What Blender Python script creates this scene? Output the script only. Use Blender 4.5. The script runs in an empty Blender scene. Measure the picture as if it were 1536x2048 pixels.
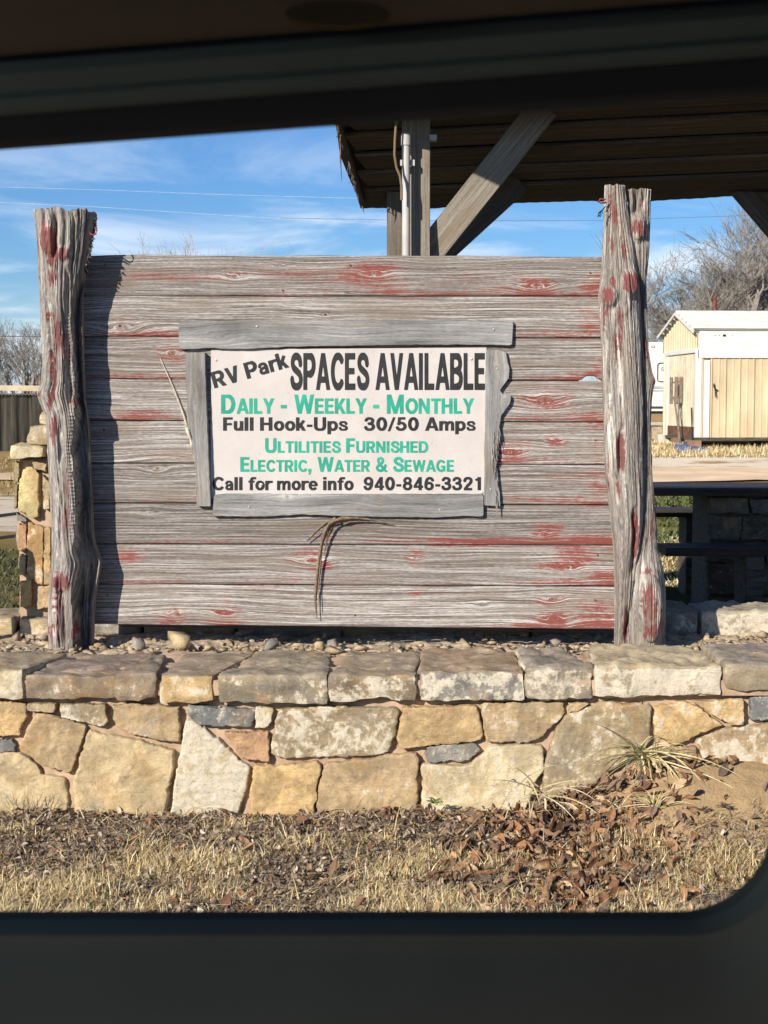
import bpy, math, random
import numpy as np
from mathutils import Vector, Matrix
R = math.radians
C = bpy.context.scene
COL = C.collection

# ------------------------------------------------------------------ camera, sky, sun, exposure
EYE = 1.68
FPX = 3076.0
PITCH = math.atan(220 / FPX)
cam_d = bpy.data.cameras.new('camera')
cam = bpy.data.objects.new('camera', cam_d)
COL.objects.link(cam)
cam.location = (0, 0, EYE)
cam.rotation_euler = (math.pi / 2 - PITCH, 0, 0)
cam_d.sensor_width = 36
cam_d.lens = 36 * FPX / 2048
cam_d.clip_start = 0.02
cam_d.clip_end = 3000
cam_d.dof.use_dof = True
cam_d.dof.focus_distance = 6.9
cam_d.dof.aperture_fstop = 15.0
C.camera = cam
C.render.resolution_x, C.render.resolution_y = 768, 1024

SUN_T, SUN_V = 0.70, 0.56            # sideways and downward run of the light per metre away from the camera
SUN_EL = math.atan(SUN_V / math.hypot(SUN_T, 1))
SUN_AZ = math.atan2(-SUN_T, -1)       # compass angle of the sun, from +Y clockwise
sun_d = bpy.data.lights.new('sun', 'SUN')
sun_d.energy = 4.6
sun_d.angle = R(0.5)
sun_d.color = (1.0, 0.90, 0.77)
sun = bpy.data.objects.new('sun', sun_d)
COL.objects.link(sun)
sun.location = (-8, -12, 12)
sun.rotation_euler = Vector((SUN_T, 1, -SUN_V)).to_track_quat('-Z', 'Y').to_euler()

C.view_settings.view_transform = 'Standard'
C.view_settings.look = 'None'
C.view_settings.gamma = 1
C.view_settings.exposure = 0.50
C.cycles.use_denoising = True
C.cycles.max_bounces = 8


def nd(nt, typ, ins=None, **props):
    n = nt.nodes.new(typ)
    for k, v in props.items():
        setattr(n, k, v)
    for k, v in (ins or {}).items():
        s = n.inputs[k]
        if isinstance(v, bpy.types.NodeSocket):
            nt.links.new(v, s)
        else:
            s.default_value = v
    return n


def math_n(nt, op, a, b=0.0, c=0.0, clamp=False):
    n = nd(nt, 'ShaderNodeMath', {0: a, 1: b, 2: c}, operation=op)
    n.use_clamp = clamp
    return n.outputs[0]


def vmul(nt, v, s):
    return nd(nt, 'ShaderNodeVectorMath', {0: v, 1: s}, operation='MULTIPLY').outputs[0]


def noise(nt, v, scale=1.0, detail=3.0, rough=0.55, dist=0.0):
    return nd(nt, 'ShaderNodeTexNoise', {'Vector': v, 'Scale': scale, 'Detail': detail, 'Roughness': rough, 'Distortion': dist}).outputs['Fac']


def ramp(nt, f, stops, interp='LINEAR'):
    n = nd(nt, 'ShaderNodeValToRGB', {'Fac': f})
    cr = n.color_ramp
    cr.interpolation = interp
    while len(cr.elements) < len(stops):
        cr.elements.new(0.5)
    for e, (p, c) in zip(cr.elements, stops):
        e.position = p
        e.color = (c, c, c, 1) if isinstance(c, (int, float)) else (*c, 1)
    return n.outputs['Color']


def mix(nt, f, a, b, blend='MIX'):
    n = nt.nodes.new('ShaderNodeMix')
    n.data_type = 'RGBA'
    n.blend_type = blend
    for k, v in ((0, f), (6, a), (7, b)):
        s = n.inputs[k]
        if isinstance(v, bpy.types.NodeSocket):
            nt.links.new(v, s)
        else:
            s.default_value = v if k == 0 else (*v, 1) if len(v) == 3 else v
    return n.outputs[2]


def sstep(nt, f, lo, hi):
    n = nd(nt, 'ShaderNodeMapRange', {'Value': f, 'From Min': lo, 'From Max': hi})
    n.interpolation_type = 'SMOOTHSTEP'
    return n.outputs[0]


w = bpy.data.worlds.new('World')
C.world = w
w.use_nodes = True
nt = w.node_tree
nt.nodes.clear()
sky = nd(nt, 'ShaderNodeTexSky', sky_type='NISHITA')
sky.sun_disc = False
sky.sun_elevation = SUN_EL
sky.sun_rotation = SUN_AZ
sky.altitude = 300
sky.air_density = 1.0
sky.dust_density = 0.6
sky.ozone_density = 2.2
tc = nd(nt, 'ShaderNodeTexCoord').outputs['Generated']
# thin cirrus: stretched noise on a flat layer above
sep = nd(nt, 'ShaderNodeSeparateXYZ', {0: tc})
zz = math_n(nt, 'ADD', math_n(nt, 'MAXIMUM', sep.outputs[2], 0.0), 0.09)
cx = math_n(nt, 'DIVIDE', sep.outputs[0], zz)
cy = math_n(nt, 'DIVIDE', sep.outputs[1], zz)
cv = nd(nt, 'ShaderNodeCombineXYZ', {0: cx, 1: cy, 2: 0.0}).outputs[0]
c1 = noise(nt, vmul(nt, cv, (0.9, 0.8, 1)), 1.0, 7, 0.62, 0.6)
c2 = noise(nt, vmul(nt, cv, (0.35, 0.5, 1)), 1.0, 3, 0.5, 0.2)
cl = math_n(nt, 'ADD', math_n(nt, 'MULTIPLY', c1, 0.65), math_n(nt, 'MULTIPLY', c2, 0.45))
low = sstep(nt, sep.outputs[2], 0.20, 0.06)
cov = math_n(nt, 'MULTIPLY', sstep(nt, cl, 0.50, 0.68), math_n(nt, 'ADD', math_n(nt, 'MULTIPLY', low, 0.80), 0.05))
skyc = nd(nt, 'ShaderNodeHueSaturation', {'Saturation': 1.12, 'Value': 1.0, 'Color': sky.outputs[0]}).outputs[0]
skyc = mix(nt, 1.0, skyc, (0.49, 0.72, 1.03), 'MULTIPLY')
col = mix(nt, cov, skyc, (8.6, 9.3, 10.2))
col = mix(nt, math_n(nt, 'MULTIPLY', sstep(nt, sep.outputs[2], 0.09, -0.01), 0.65), col, (7.6, 8.3, 9.2))
bg = nd(nt, 'ShaderNodeBackground', {'Color': col, 'Strength': 0.082})
nt.links.new(bg.outputs[0], nd(nt, 'ShaderNodeOutputWorld').inputs[0])

# ------------------------------------------------------------------ helpers
cp, sp = math.cos(PITCH), math.sin(PITCH)


def ray(px, py):
    a, b = (px - 768) / FPX, -(py - 1024) / FPX
    return np.array([a, cp + b * sp, -sp + b * cp])


def at(px, py, Y):
    d = ray(px, py)
    return np.array([0, 0, EYE]) + d * (Y / d[1])


def atz(px, py, z):
    d = ray(px, py)
    return np.array([0, 0, EYE]) + d * ((z - EYE) / d[2])


def proj(v):
    v = np.asarray(v, float) - np.array([0, 0, EYE])
    dep = v[..., 1] * cp - v[..., 2] * sp
    up = v[..., 1] * sp + v[..., 2] * cp
    return 768 + FPX * v[..., 0] / dep, 1024 - FPX * up / dep


def _hash(ix, iy, iz, seed):
    seed = int(seed)
    h = (ix.astype(np.int64) * 374761393 + iy.astype(np.int64) * 668265263 + iz.astype(np.int64) * 2147483647 + seed * 974634721) & 0xFFFFFFFF
    h = ((h ^ (h >> 13)) * 1274126177) & 0xFFFFFFFF
    h = ((h ^ (h >> 15)) * 2246822519) & 0xFFFFFFFF
    return ((h ^ (h >> 16)) & 0xFFFF) / 65535.0


def vn(x, y, z=None, seed=0):
    x = np.asarray(x, float)
    y = np.asarray(y, float) + 0 * x
    z = np.zeros_like(x) if z is None else np.asarray(z, float) + 0 * x
    ix, iy, iz = np.floor(x), np.floor(y), np.floor(z)
    fx, fy, fz = x - ix, y - iy, z - iz
    fx, fy, fz = [f * f * (3 - 2 * f) for f in (fx, fy, fz)]
    r = 0
    for a in (0, 1):
        for b in (0, 1):
            for c in (0, 1):
                r = r + _hash(ix + a, iy + b, iz + c, seed) * (fx if a else 1 - fx) * (fy if b else 1 - fy) * (fz if c else 1 - fz)
    return r * 2 - 1


def fbm(x, y, z=None, seed=0, oct=4, gain=0.5):
    r, a, s = 0, 1.0, 1.0
    for o in range(oct):
        r = r + a * vn(np.asarray(x) * s, np.asarray(y) * s, None if z is None else np.asarray(z) * s, seed + o * 17)
        a *= gain
        s *= 2.03
    return r


def link(o, parent=None):
    COL.objects.link(o)
    if parent is not None:
        o.parent = parent
    return o


def tag(o, label, cat, group=None, kind=None):
    if label: o['label'] = label
    if cat: o['category'] = cat
    if group: o['group'] = group
    if kind: o['kind'] = kind
    return o


def thing(name, label, cat, loc=(0, 0, 0), group=None, rz=0.0):
    o = bpy.data.objects.new(name, None)
    o.empty_display_size = 0.2
    o.location = tuple(float(q) for q in loc)
    o.rotation_euler = (0, 0, rz)
    link(o)
    return tag(o, label, cat, group)


def mk(name, verts, faces, m, parent=None, smooth=False, attrs=None, local=False, sharp=None):
    """verts in world space (unless local); faces list or (n,k) array"""
    v = np.asarray(verts, float).reshape(-1, 3)
    base = None
    if parent is not None and not local:
        p = parent
        off = np.zeros(3)
        while p is not None:
            off += np.array(p.location)
            p = p.parent
        v = v - off
    me = bpy.data.meshes.new(name)
    if isinstance(faces, np.ndarray):
        k = faces.shape[1]
        n = faces.shape[0]
        me.vertices.add(len(v))
        me.vertices.foreach_set('co', v.astype(np.float32).ravel())
        me.loops.add(n * k)
        me.loops.foreach_set('vertex_index', faces.astype(np.int32).ravel())
        me.polygons.add(n)
        me.polygons.foreach_set('loop_start', np.arange(0, n * k, k, dtype=np.int32))
        me.update(calc_edges=True)
        me.validate()
    else:
        me.from_pydata(v.tolist(), [], [tuple(int(i) for i in f) for f in faces])
        me.update()
    if smooth:
        me.polygons.foreach_set('use_smooth', np.ones(len(me.polygons), bool))
        if sharp:
            try:
                me.set_sharp_from_angle(angle=R(sharp))
            except Exception:
                pass
    for an, av in (attrs or {}).items():
        av = np.asarray(av, np.float32)
        t = 'FLOAT' if av.ndim == 1 else 'FLOAT_VECTOR'
        a = me.attributes.new(an, t, 'POINT')
        a.data.foreach_set('value' if t == 'FLOAT' else 'vector', av.ravel())
    me.materials.append(m)
    o = bpy.data.objects.new(name, me)
    return link(o, parent)


class MB:
    """collects boxes, bars and tubes for one mesh"""
    def __init__(self):
        self.v, self.f = [], []

    def add(self, v, f):
        n = len(self.v)
        self.v += [tuple(map(float, p)) for p in v]
        self.f += [tuple(n + int(i) for i in q) for q in f]
        return self

    def box(self, a, b, bev=0.0):
        (x0, y0, z0), (x1, y1, z1) = a, b
        if bev <= 0:
            v = [(x, y, z) for x in (x0, x1) for y in (y0, y1) for z in (z0, z1)]
            return self.add(v, [(0, 1, 3, 2), (4, 6, 7, 5), (0, 4, 5, 1), (2, 3, 7, 6), (0, 2, 6, 4), (1, 5, 7, 3)])
        import bmesh
        bm = bmesh.new()
        bmesh.ops.create_cube(bm, size=1)
        for q in bm.verts:
            q.co = Vector(((x0 + x1) / 2 + q.co.x * (x1 - x0), (y0 + y1) / 2 + q.co.y * (y1 - y0), (z0 + z1) / 2 + q.co.z * (z1 - z0)))
        bmesh.ops.bevel(bm, geom=bm.edges[:], offset=bev, segments=2, affect='EDGES')
        bm.verts.index_update()
        self.add([q.co for q in bm.verts], [[q.index for q in f.verts] for f in bm.faces])
        bm.free()
        return self

    def bar(self, p, q, wd, th, side=(1, 0, 0)):
        """rectangular bar from p to q, wd along 'side' direction, th along the third"""
        p, q, s = Vector(p), Vector(q), Vector(side)
        d = (q - p).normalized()
        s = (s - d * s.dot(d)).normalized()
        t = d.cross(s)
        v = [e + s * (wd / 2 * i) + t * (th / 2 * j) for e in (p, q) for i, j in ((-1, -1), (1, -1), (1, 1), (-1, 1))]
        return self.add(v, [(3, 2, 1, 0), (4, 5, 6, 7), (0, 1, 5, 4), (1, 2, 6, 5), (2, 3, 7, 6), (3, 0, 4, 7)])

    def tube(self, pts, rad, n=8, cap=True):
        pts = [Vector(p) for p in pts]
        rad = rad if isinstance(rad, (list, tuple, np.ndarray)) else [rad] * len(pts)
        base = len(self.v)
        ref = Vector((0.31, 0.17, 0.93))
        for i, p in enumerate(pts):
            d = (pts[min(i + 1, len(pts) - 1)] - pts[max(i - 1, 0)]).normalized()
            a = d.cross(ref if abs(d.dot(ref)) < 0.95 else Vector((1, 0, 0))).normalized()
            b = d.cross(a)
            for k in range(n):
                t = 2 * math.pi * k / n
                self.v.append(tuple(p + (a * math.cos(t) + b * math.sin(t)) * rad[i]))
        for i in range(len(pts) - 1):
            for k in range(n):
                a0, a1 = base + i * n + k, base + i * n + (k + 1) % n
                self.f.append((a0, a1, a1 + n, a0 + n))
        if cap:
            self.f.append(tuple(base + k for k in range(n))[::-1])
            self.f.append(tuple(base + (len(pts) - 1) * n + k for k in range(n)))
        return self

    def build(self, name, m, parent=None, smooth=False, local=False, sharp=40):
        return mk(name, self.v, self.f, m, parent, smooth, None, local, sharp if smooth else None)


def grid_faces(nu, nv, wrap_u=False):
    """quads of a grid with index i*nv+j"""
    iu = np.arange(nu if wrap_u else nu - 1)
    jv = np.arange(nv - 1)
    I, J = np.meshgrid(iu, jv, indexing='ij')
    I2 = (I + 1) % nu
    return np.stack([I * nv + J, I2 * nv + J, I2 * nv + J + 1, I * nv + J + 1], -1).reshape(-1, 4)


# ------------------------------------------------------------------ materials
def new_mat(name):
    m = bpy.data.materials.new(name)
    m.use_nodes = True
    t = m.node_tree
    t.nodes.clear()
    b = nd(t, 'ShaderNodeBsdfPrincipled')
    o = nd(t, 'ShaderNodeOutputMaterial')
    t.links.new(b.outputs[0], o.inputs[0])
    return m, t, b


def setb(t, b, color=None, rough=0.8, bump=None, strength=0.5, dist=0.005, spec=0.3, metal=0.0):
    if color is not None:
        if isinstance(color, bpy.types.NodeSocket): t.links.new(color, b.inputs['Base Color'])
        else: b.inputs['Base Color'].default_value = (*color, 1)
    if isinstance(rough, bpy.types.NodeSocket): t.links.new(rough, b.inputs['Roughness'])
    else: b.inputs['Roughness'].default_value = rough
    b.inputs['Specular IOR Level'].default_value = spec
    b.inputs['Metallic'].default_value = metal
    if bump is not None:
        n = nd(t, 'ShaderNodeBump', {'Height': bump, 'Strength': strength, 'Distance': dist})
        t.links.new(n.outputs[0], b.inputs['Normal'])


def attr(t, name):
    return nd(t, 'ShaderNodeAttribute', attribute_name=name)


def objc(t):
    return nd(t, 'ShaderNodeTexCoord').outputs['Object']


def simple_mat(name, c, rough=0.7, var=0.12, scale=6.0, spec=0.3, metal=0.0, bump=0.0, stretch=(1, 1, 1)):
    m, t, b = new_mat(name)
    v = vmul(t, objc(t), stretch)
    n = noise(t, v, scale, 5, 0.6)
    lo = tuple(max(0, q * (1 - 2.2 * var)) for q in c)
    hi = tuple(q * (1 + 2.2 * var) for q in c)
    setb(t, b, ramp(t, n, [(0.3, lo), (0.7, hi)]), rough, n if bump else None, bump, 0.01, spec, metal)
    return m


def wood_mat(name, dark, mid, light, white, red=(0.215, 0.052, 0.040), fx=3.5, fp=330.0, bump=0.7, bdist=0.004, brown=(0.20, 0.13, 0.075), contrast=1.0):
    """weathered grain drawn along the attribute gv = (along, across-grain, seed); pm = (paint, knot, tone)"""
    m, t, b = new_mat(name)
    gv = attr(t, 'gv').outputs['Vector']
    pm = nd(t, 'ShaderNodeSeparateXYZ', {0: attr(t, 'pm').outputs['Vector']})
    n1 = noise(t, vmul(t, gv, (fx, fp, 1)), 1.0, 4, 0.6)
    n2 = noise(t, vmul(t, gv, (fx * 0.3, fp * 0.3, 1)), 1.0, 3, 0.5)
    n3 = noise(t, vmul(t, gv, (fx * 14, fp * 1.7, 1)), 1.0, 2, 0.6)
    n4 = noise(t, vmul(t, gv, (2.2, 11, 1)), 1.0, 4, 0.6)
    h = math_n(t, 'ADD', math_n(t, 'ADD', math_n(t, 'MULTIPLY', n1, 0.55), math_n(t, 'MULTIPLY', n2, 0.25)), math_n(t, 'MULTIPLY', n3, 0.25))
    h = math_n(t, 'SUBTRACT', h, 0.025)
    hc = math_n(t, 'ADD', math_n(t, 'MULTIPLY', math_n(t, 'SUBTRACT', h, 0.5), contrast), 0.5)
    c = ramp(t, hc, [(0.34, dark), (0.455, mid), (0.54, light), (0.64, white)])
    c = mix(t, math_n(t, 'MULTIPLY', sstep(t, n4, 0.48, 0.68), 0.55), c, brown, 'MIX')
    c = mix(t, math_n(t, 'MULTIPLY', sstep(t, n4, 0.46, 0.30), 0.45), c, mix(t, 1.0, c, (1.25, 1.25, 1.28), 'MULTIPLY'))
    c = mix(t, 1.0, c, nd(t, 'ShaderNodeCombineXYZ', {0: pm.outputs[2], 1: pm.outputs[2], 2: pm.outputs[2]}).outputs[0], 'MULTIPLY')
    rings = math_n(t, 'SINE', math_n(t, 'ADD', math_n(t, 'MULTIPLY', pm.outputs[1], 20.0), math_n(t, 'MULTIPLY', n4, 14.0)))
    kc = mix(t, math_n(t, 'ADD', math_n(t, 'MULTIPLY', rings, 0.4), 0.5), (0.15, 0.115, 0.09), (0.33, 0.28, 0.23))
    c = mix(t, math_n(t, 'MULTIPLY', sstep(t, pm.outputs[1], 0.05, 0.5), 0.75), c, kc)
    c = mix(t, sstep(t, pm.outputs[1], 0.86, 0.95), c, (0.05, 0.035, 0.025))
    pn = noise(t, vmul(t, gv, (26, 60, 1)), 1.0, 4, 0.65)
    p = math_n(t, 'ADD', pm.outputs[0], math_n(t, 'MULTIPLY', math_n(t, 'SUBTRACT', 0.5, h), 4.2))
    p = math_n(t, 'ADD', p, math_n(t, 'MULTIPLY', math_n(t, 'SUBTRACT', pn, 0.5), 0.9))
    redv = mix(t, n3, tuple(q * 0.75 for q in red), tuple(q * 1.3 for q in red))
    c = mix(t, math_n(t, 'MULTIPLY', sstep(t, p, 0.44, 0.64), 0.84), c, redv)
    setb(t, b, c, 0.85, h, bump, bdist, 0.2)
    return m


M = {}
M['plank'] = wood_mat('weathered_plank', (0.078, 0.062, 0.054), (0.175, 0.152, 0.135), (0.275, 0.25, 0.228), (0.52, 0.505, 0.485), contrast=1.75, brown=(0.215, 0.175, 0.14), bump=.7, fx=3.0, fp=430)
M['frame'] = wood_mat('silver_wood', (0.11, 0.105, 0.10), (0.235, 0.235, 0.23), (0.31, 0.31, 0.305), (0.45, 0.445, 0.43), fx=2.5, fp=120, brown=(0.24, 0.2, 0.15), bump=0.45, contrast=1.0)
M['log'] = wood_mat('cedar_log', (0.08, 0.07, 0.062), (0.20, 0.18, 0.16), (0.285, 0.265, 0.24), (0.50, 0.47, 0.42), red=(0.185, 0.048, 0.045), fx=4, fp=170, bump=0.9, bdist=0.008, contrast=1.25, brown=(0.23, 0.195, 0.16))
M['beam'] = wood_mat('pavilion_timber', (0.08, 0.07, 0.055), (0.19, 0.17, 0.14), (0.26, 0.235, 0.195), (0.36, 0.33, 0.28), fx=3, fp=140, bump=0.4)
M['roofboard'] = wood_mat('roof_board', (0.05, 0.04, 0.033), (0.11, 0.092, 0.077), (0.155, 0.132, 0.11), (0.25, 0.22, 0.185), fx=2, fp=90, bump=0.5)
M['darkwood'] = simple_mat('dark_wood', (0.09, 0.075, 0.06), 0.8, 0.3, 8, stretch=(1, 6, 6), bump=0.2)


def stone_mat():
    m, t, b = new_mat('field_stone')
    col = attr(t, 'col').outputs['Vector']
    prm = nd(t, 'ShaderNodeSeparateXYZ', {0: attr(t, 'lich').outputs['Vector']})   # lichen, streak, seed
    o = objc(t)
    o = nd(t, 'ShaderNodeVectorMath', {0: o, 1: nd(t, 'ShaderNodeCombineXYZ', {0: prm.outputs[2], 1: 0.0, 2: prm.outputs[2]}).outputs[0]}, operation='ADD').outputs[0]
    n1 = noise(t, o, 9, 6, 0.62, 0.4)
    n2 = noise(t, o, 38, 5, 0.65)
    n3 = noise(t, vmul(t, o, (5, 5, 40)), 1.0, 4, 0.6, 0.5)
    n5 = noise(t, o, 5, 5, 0.7, 0.8)
    n6 = noise(t, o, 160, 3, 0.6)
    c = mix(t, sstep(t, n1, 0.38, 0.66), mix(t, 1.0, col, (0.72, 0.70, 0.68), 'MULTIPLY'), mix(t, 1.0, col, (1.16, 1.13, 1.08), 'MULTIPLY'))
    c = mix(t, math_n(t, 'MULTIPLY', sstep(t, n5, 0.53, 0.66), 0.42), c, (0.40, 0.24, 0.10))
    c = mix(t, math_n(t, 'MULTIPLY', sstep(t, n5, 0.44, 0.33), 0.40), c, (0.235, 0.225, 0.20))
    c = mix(t, math_n(t, 'MULTIPLY', math_n(t, 'MULTIPLY', sstep(t, n3, 0.52, 0.62), prm.outputs[1]), 0.75), c, (0.16, 0.16, 0.155))
    c = mix(t, math_n(t, 'MULTIPLY', sstep(t, n2, 0.56, 0.70), 0.35), c, (0.17, 0.14, 0.10))
    c = mix(t, math_n(t, 'MULTIPLY', sstep(t, n2, 0.44, 0.30), 0.3), c, (0.62, 0.54, 0.40))
    lk = math_n(t, 'ADD', math_n(t, 'ADD', math_n(t, 'MULTIPLY', n1, 0.55), math_n(t, 'MULTIPLY', n2, 0.45)), math_n(t, 'MULTIPLY', prm.outputs[0], 0.27))
    c = mix(t, sstep(t, lk, 0.60, 0.68), c, mix(t, n6, (0.46, 0.41, 0.31), (0.68, 0.62, 0.50)))
    hgt = math_n(t, 'ADD', math_n(t, 'MULTIPLY', n1, 0.6), math_n(t, 'ADD', math_n(t, 'MULTIPLY', n2, 0.35), math_n(t, 'ADD', math_n(t, 'MULTIPLY', n6, 0.12), math_n(t, 'MULTIPLY', n3, 0.25))))
    ns_ = noise(t, vmul(t, o, (6, 6, 9)), 1.0, 5, 0.6, 0.7)
    step = math_n(t, 'SNAP', math_n(t, 'ADD', ns_, math_n(t, 'MULTIPLY', n2, 0.10)), 0.075)
    hgt = math_n(t, 'ADD', hgt, math_n(t, 'MULTIPLY', step, 2.6))
    c = mix(t, math_n(t, 'MULTIPLY', sstep(t, noise(t, o, 70, 4, 0.7), 0.58, 0.68), 0.45), c, (0.15, 0.115, 0.075))
    setb(t, b, c, 0.9, hgt, 1.0, 0.011, 0.15)
    return m


M['stone'] = stone_mat()
M['mortar'] = simple_mat('pink_mortar', (0.42, 0.305, 0.215), 0.95, 0.13, 14, 0.1, bump=0.6)
M['soil'] = simple_mat('planter_soil', (0.42, 0.335, 0.235), 0.95, 0.25, 20, 0.1, bump=0.8)


def attr_mat(name, rough=0.85, var=0.25, scale=120.0, spec=0.2):
    m, t, b = new_mat(name)
    c = attr(t, 'col').outputs['Vector']
    n = noise(t, objc(t), scale, 3)
    c = mix(t, 1.0, c, ramp(t, n, [(0.3, 1 - var), (0.7, 1 + var)]), 'MULTIPLY')
    setb(t, b, c, rough, None, spec=spec)
    return m


M['litter'] = attr_mat('dry_litter')
M['white'] = simple_mat('white_paint', (0.78, 0.76, 0.70), 0.5, 0.05, 3)
M['rust'] = simple_mat('rusty_steel', (0.16, 0.06, 0.035), 0.8, 0.3, 14)
M['black'] = simple_mat('black_rubber', (0.012, 0.012, 0.013), 0.55, 0.1, 20)

# ------------------------------------------------------------------ ground
def ss(a, b, x):
    t = np.clip((np.asarray(x, float) - a) / (b - a), 0, 1)
    return t * t * (3 - 2 * t)


def terrain(X, Y):
    X, Y = np.asarray(X, float), np.asarray(Y, float)
    z = 0.05 * ss(5.0, 6.0, Y) + 0.15 * ss(7.2, 9, Y)
    right = ss(0.0, 1.0, X / (0.115 * np.maximum(Y, 1)))
    z = z + right * np.interp(Y, [7.2, 9, 14, 20.5, 24.5, 27, 29, 40, 80, 400], [0, .25, .27, .38, .46, .60, .68, .70, .5, 0])
    d = np.clip((6.02 - Y) / 0.85, -1, 3)
    z = z + 0.225 * np.exp(-((X - 1.22) / np.where(X < 1.22, 0.42, 1.0)) ** 2) * np.where(Y < 6.02, np.exp(-d * d * 1.4), 1) * (Y < 6.6)
    near = (Y < 6.3)
    z = z + near * (0.016 * fbm(X * 2.3, Y * 2.3, None, 5, 3) + 0.008 * fbm(X * 14, Y * 14, None, 9, 4))
    z = z + (Y > 9) * 0.02 * fbm(X * 0.8, Y * 0.8, None, 15, 3)
    return z


def ground_mat():
    m, t, b = new_mat('dry_ground')
    geo = nd(t, 'ShaderNodeNewGeometry').outputs['Position']
    s = nd(t, 'ShaderNodeSeparateXYZ', {0: geo})
    n1 = noise(t, geo, 1.3, 6, 0.65)
    n2 = noise(t, geo, 24, 5, 0.65)
    n3 = noise(t, geo, 95, 4, 0.7)
    n4 = noise(t, vmul(t, geo, (0.35, 1.1, 1)), 1.0, 5, 0.6)
    grass = mix(t, sstep(t, n1, 0.40, 0.62), (0.24, 0.165, 0.075), (0.36, 0.26, 0.115))
    grass = mix(t, math_n(t, 'MULTIPLY', sstep(t, n2, 0.35, 0.6), 0.6), grass, (0.19, 0.13, 0.065))
    zone_green = math_n(t, 'MULTIPLY', sstep(t, s.outputs[1], 18.5, 14.5), sstep(t, n1, 0.36, 0.52))
    grass = mix(t, math_n(t, 'MULTIPLY', zone_green, 0.8), grass, (0.07, 0.085, 0.03))
    # gravel strips: right of the sign between the drive and the shed lawn, left nearer the sign
    gy = math_n(t, 'ADD', s.outputs[1], math_n(t, 'MULTIPLY', math_n(t, 'SUBTRACT', n4, 0.5), 5.0))
    gr = math_n(t, 'MULTIPLY', sstep(t, gy, 23.6, 24.2), sstep(t, gy, 26.8, 26.2))
    gr = math_n(t, 'MULTIPLY', gr, sstep(t, s.outputs[0], 0.5, 2.0))
    gl = math_n(t, 'MULTIPLY', sstep(t, gy, 17.6, 18.4), sstep(t, gy, 25.0, 24.0))
    gl = math_n(t, 'MULTIPLY', gl, sstep(t, s.outputs[0], 1.0, -1.0))
    gl = math_n(t, 'ADD', gr, gl, clamp=True)
    gl = math_n(t, 'MULTIPLY', gl, sstep(t, noise(t, vmul(t, geo, (0.9, 2.2, 1)), 1.0, 5, 0.65), 0.34, 0.50))
    gcol = mix(t, sstep(t, n3, 0.35, 0.65), (0.36, 0.31, 0.24), (0.66, 0.60, 0.50))
    c = mix(t, gl, grass, gcol)
    # bare soil near the wall
    near = sstep(t, s.outputs[1], 6.6, 6.2)
    mound = math_n(t, 'MULTIPLY', sstep(t, s.outputs[2], 0.045, 0.09), sstep(t, s.outputs[0], 0.2, 0.5))
    dirt = mix(t, n2, (0.29, 0.205, 0.11), (0.46, 0.335, 0.19))
    litter = mix(t, n3, (0.20, 0.16, 0.11), (0.36, 0.28, 0.185))
    c = mix(t, near, c, mix(t, mound, litter, dirt))
    h = math_n(t, 'ADD', math_n(t, 'MULTIPLY', n2, 0.6), math_n(t, 'MULTIPLY', n3, 0.4))
    setb(t, b, c, 0.95, h, 1.0, 0.03, 0.0)
    b.inputs['Diffuse Roughness'].default_value = 1.0
    return m


xs = np.unique(np.concatenate([-np.geomspace(2.6, 900, 46), np.linspace(-2.6, 2.6, 170), np.geomspace(2.6, 900, 60)]))
ys = np.unique(np.concatenate([np.linspace(-60, 3.5, 16), np.linspace(3.5, 4.8, 14), np.linspace(4.8, 6.3, 90), np.linspace(6.3, 12, 40), np.linspace(12, 36, 70), np.geomspace(36, 1400, 40)]))
GX, GY = np.meshgrid(xs, ys, indexing='ij')
GZ = terrain(GX, GY)
ground = mk('ground', np.stack([GX, GY, GZ], -1), grid_faces(len(xs), len(ys)), ground_mat(), smooth=True)
tag(ground, 'dry winter lawn of tan grass, gravel and bare soil', 'ground', kind='structure')

# unpaved drive passing behind the picnic table
rm = simple_mat('dirt_road', (0.40, 0.305, 0.215), 0.95, 0.08, 1.4, 0.0, bump=0.2)
next(n for n in rm.node_tree.nodes if n.type == 'BSDF_PRINCIPLED').inputs['Diffuse Roughness'].default_value = 1.0
rx = np.linspace(-45, 70, 240)
yc = 22.2 + np.interp(rx, [-45, -4, 2, 70], [14, 7.5, 0, 1.5])
rows = []
for k, off in enumerate(np.linspace(-1, 1, 9)):
    wy = yc + off * (1.35 + 0.25 * fbm(rx * 0.5, off * 0 + (3 if off > 0 else 8), None, 40, 3))
    rows.append(np.stack([rx, wy, terrain(rx, wy) + 0.03], -1))
road = mk('road', np.stack(rows, 1), grid_faces(len(rx), 9), rm, smooth=True)
tag(road, 'pale unpaved drive behind the picnic table', 'road', kind='structure')

# ------------------------------------------------------------------ stone work
TAN = (0.49, 0.36, 0.195)
TAN2 = (0.44, 0.335, 0.20)
BUFF = (0.52, 0.42, 0.255)
CREAM = (0.60, 0.515, 0.335)
GOLD = (0.53, 0.385, 0.195)
ORANGE = (0.45, 0.285, 0.165)
GREY = (0.27, 0.265, 0.24)
SLATE = (0.20, 0.215, 0.22)
BROWN = (0.275, 0.22, 0.155)
OLIVE = (0.36, 0.29, 0.18)


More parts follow.
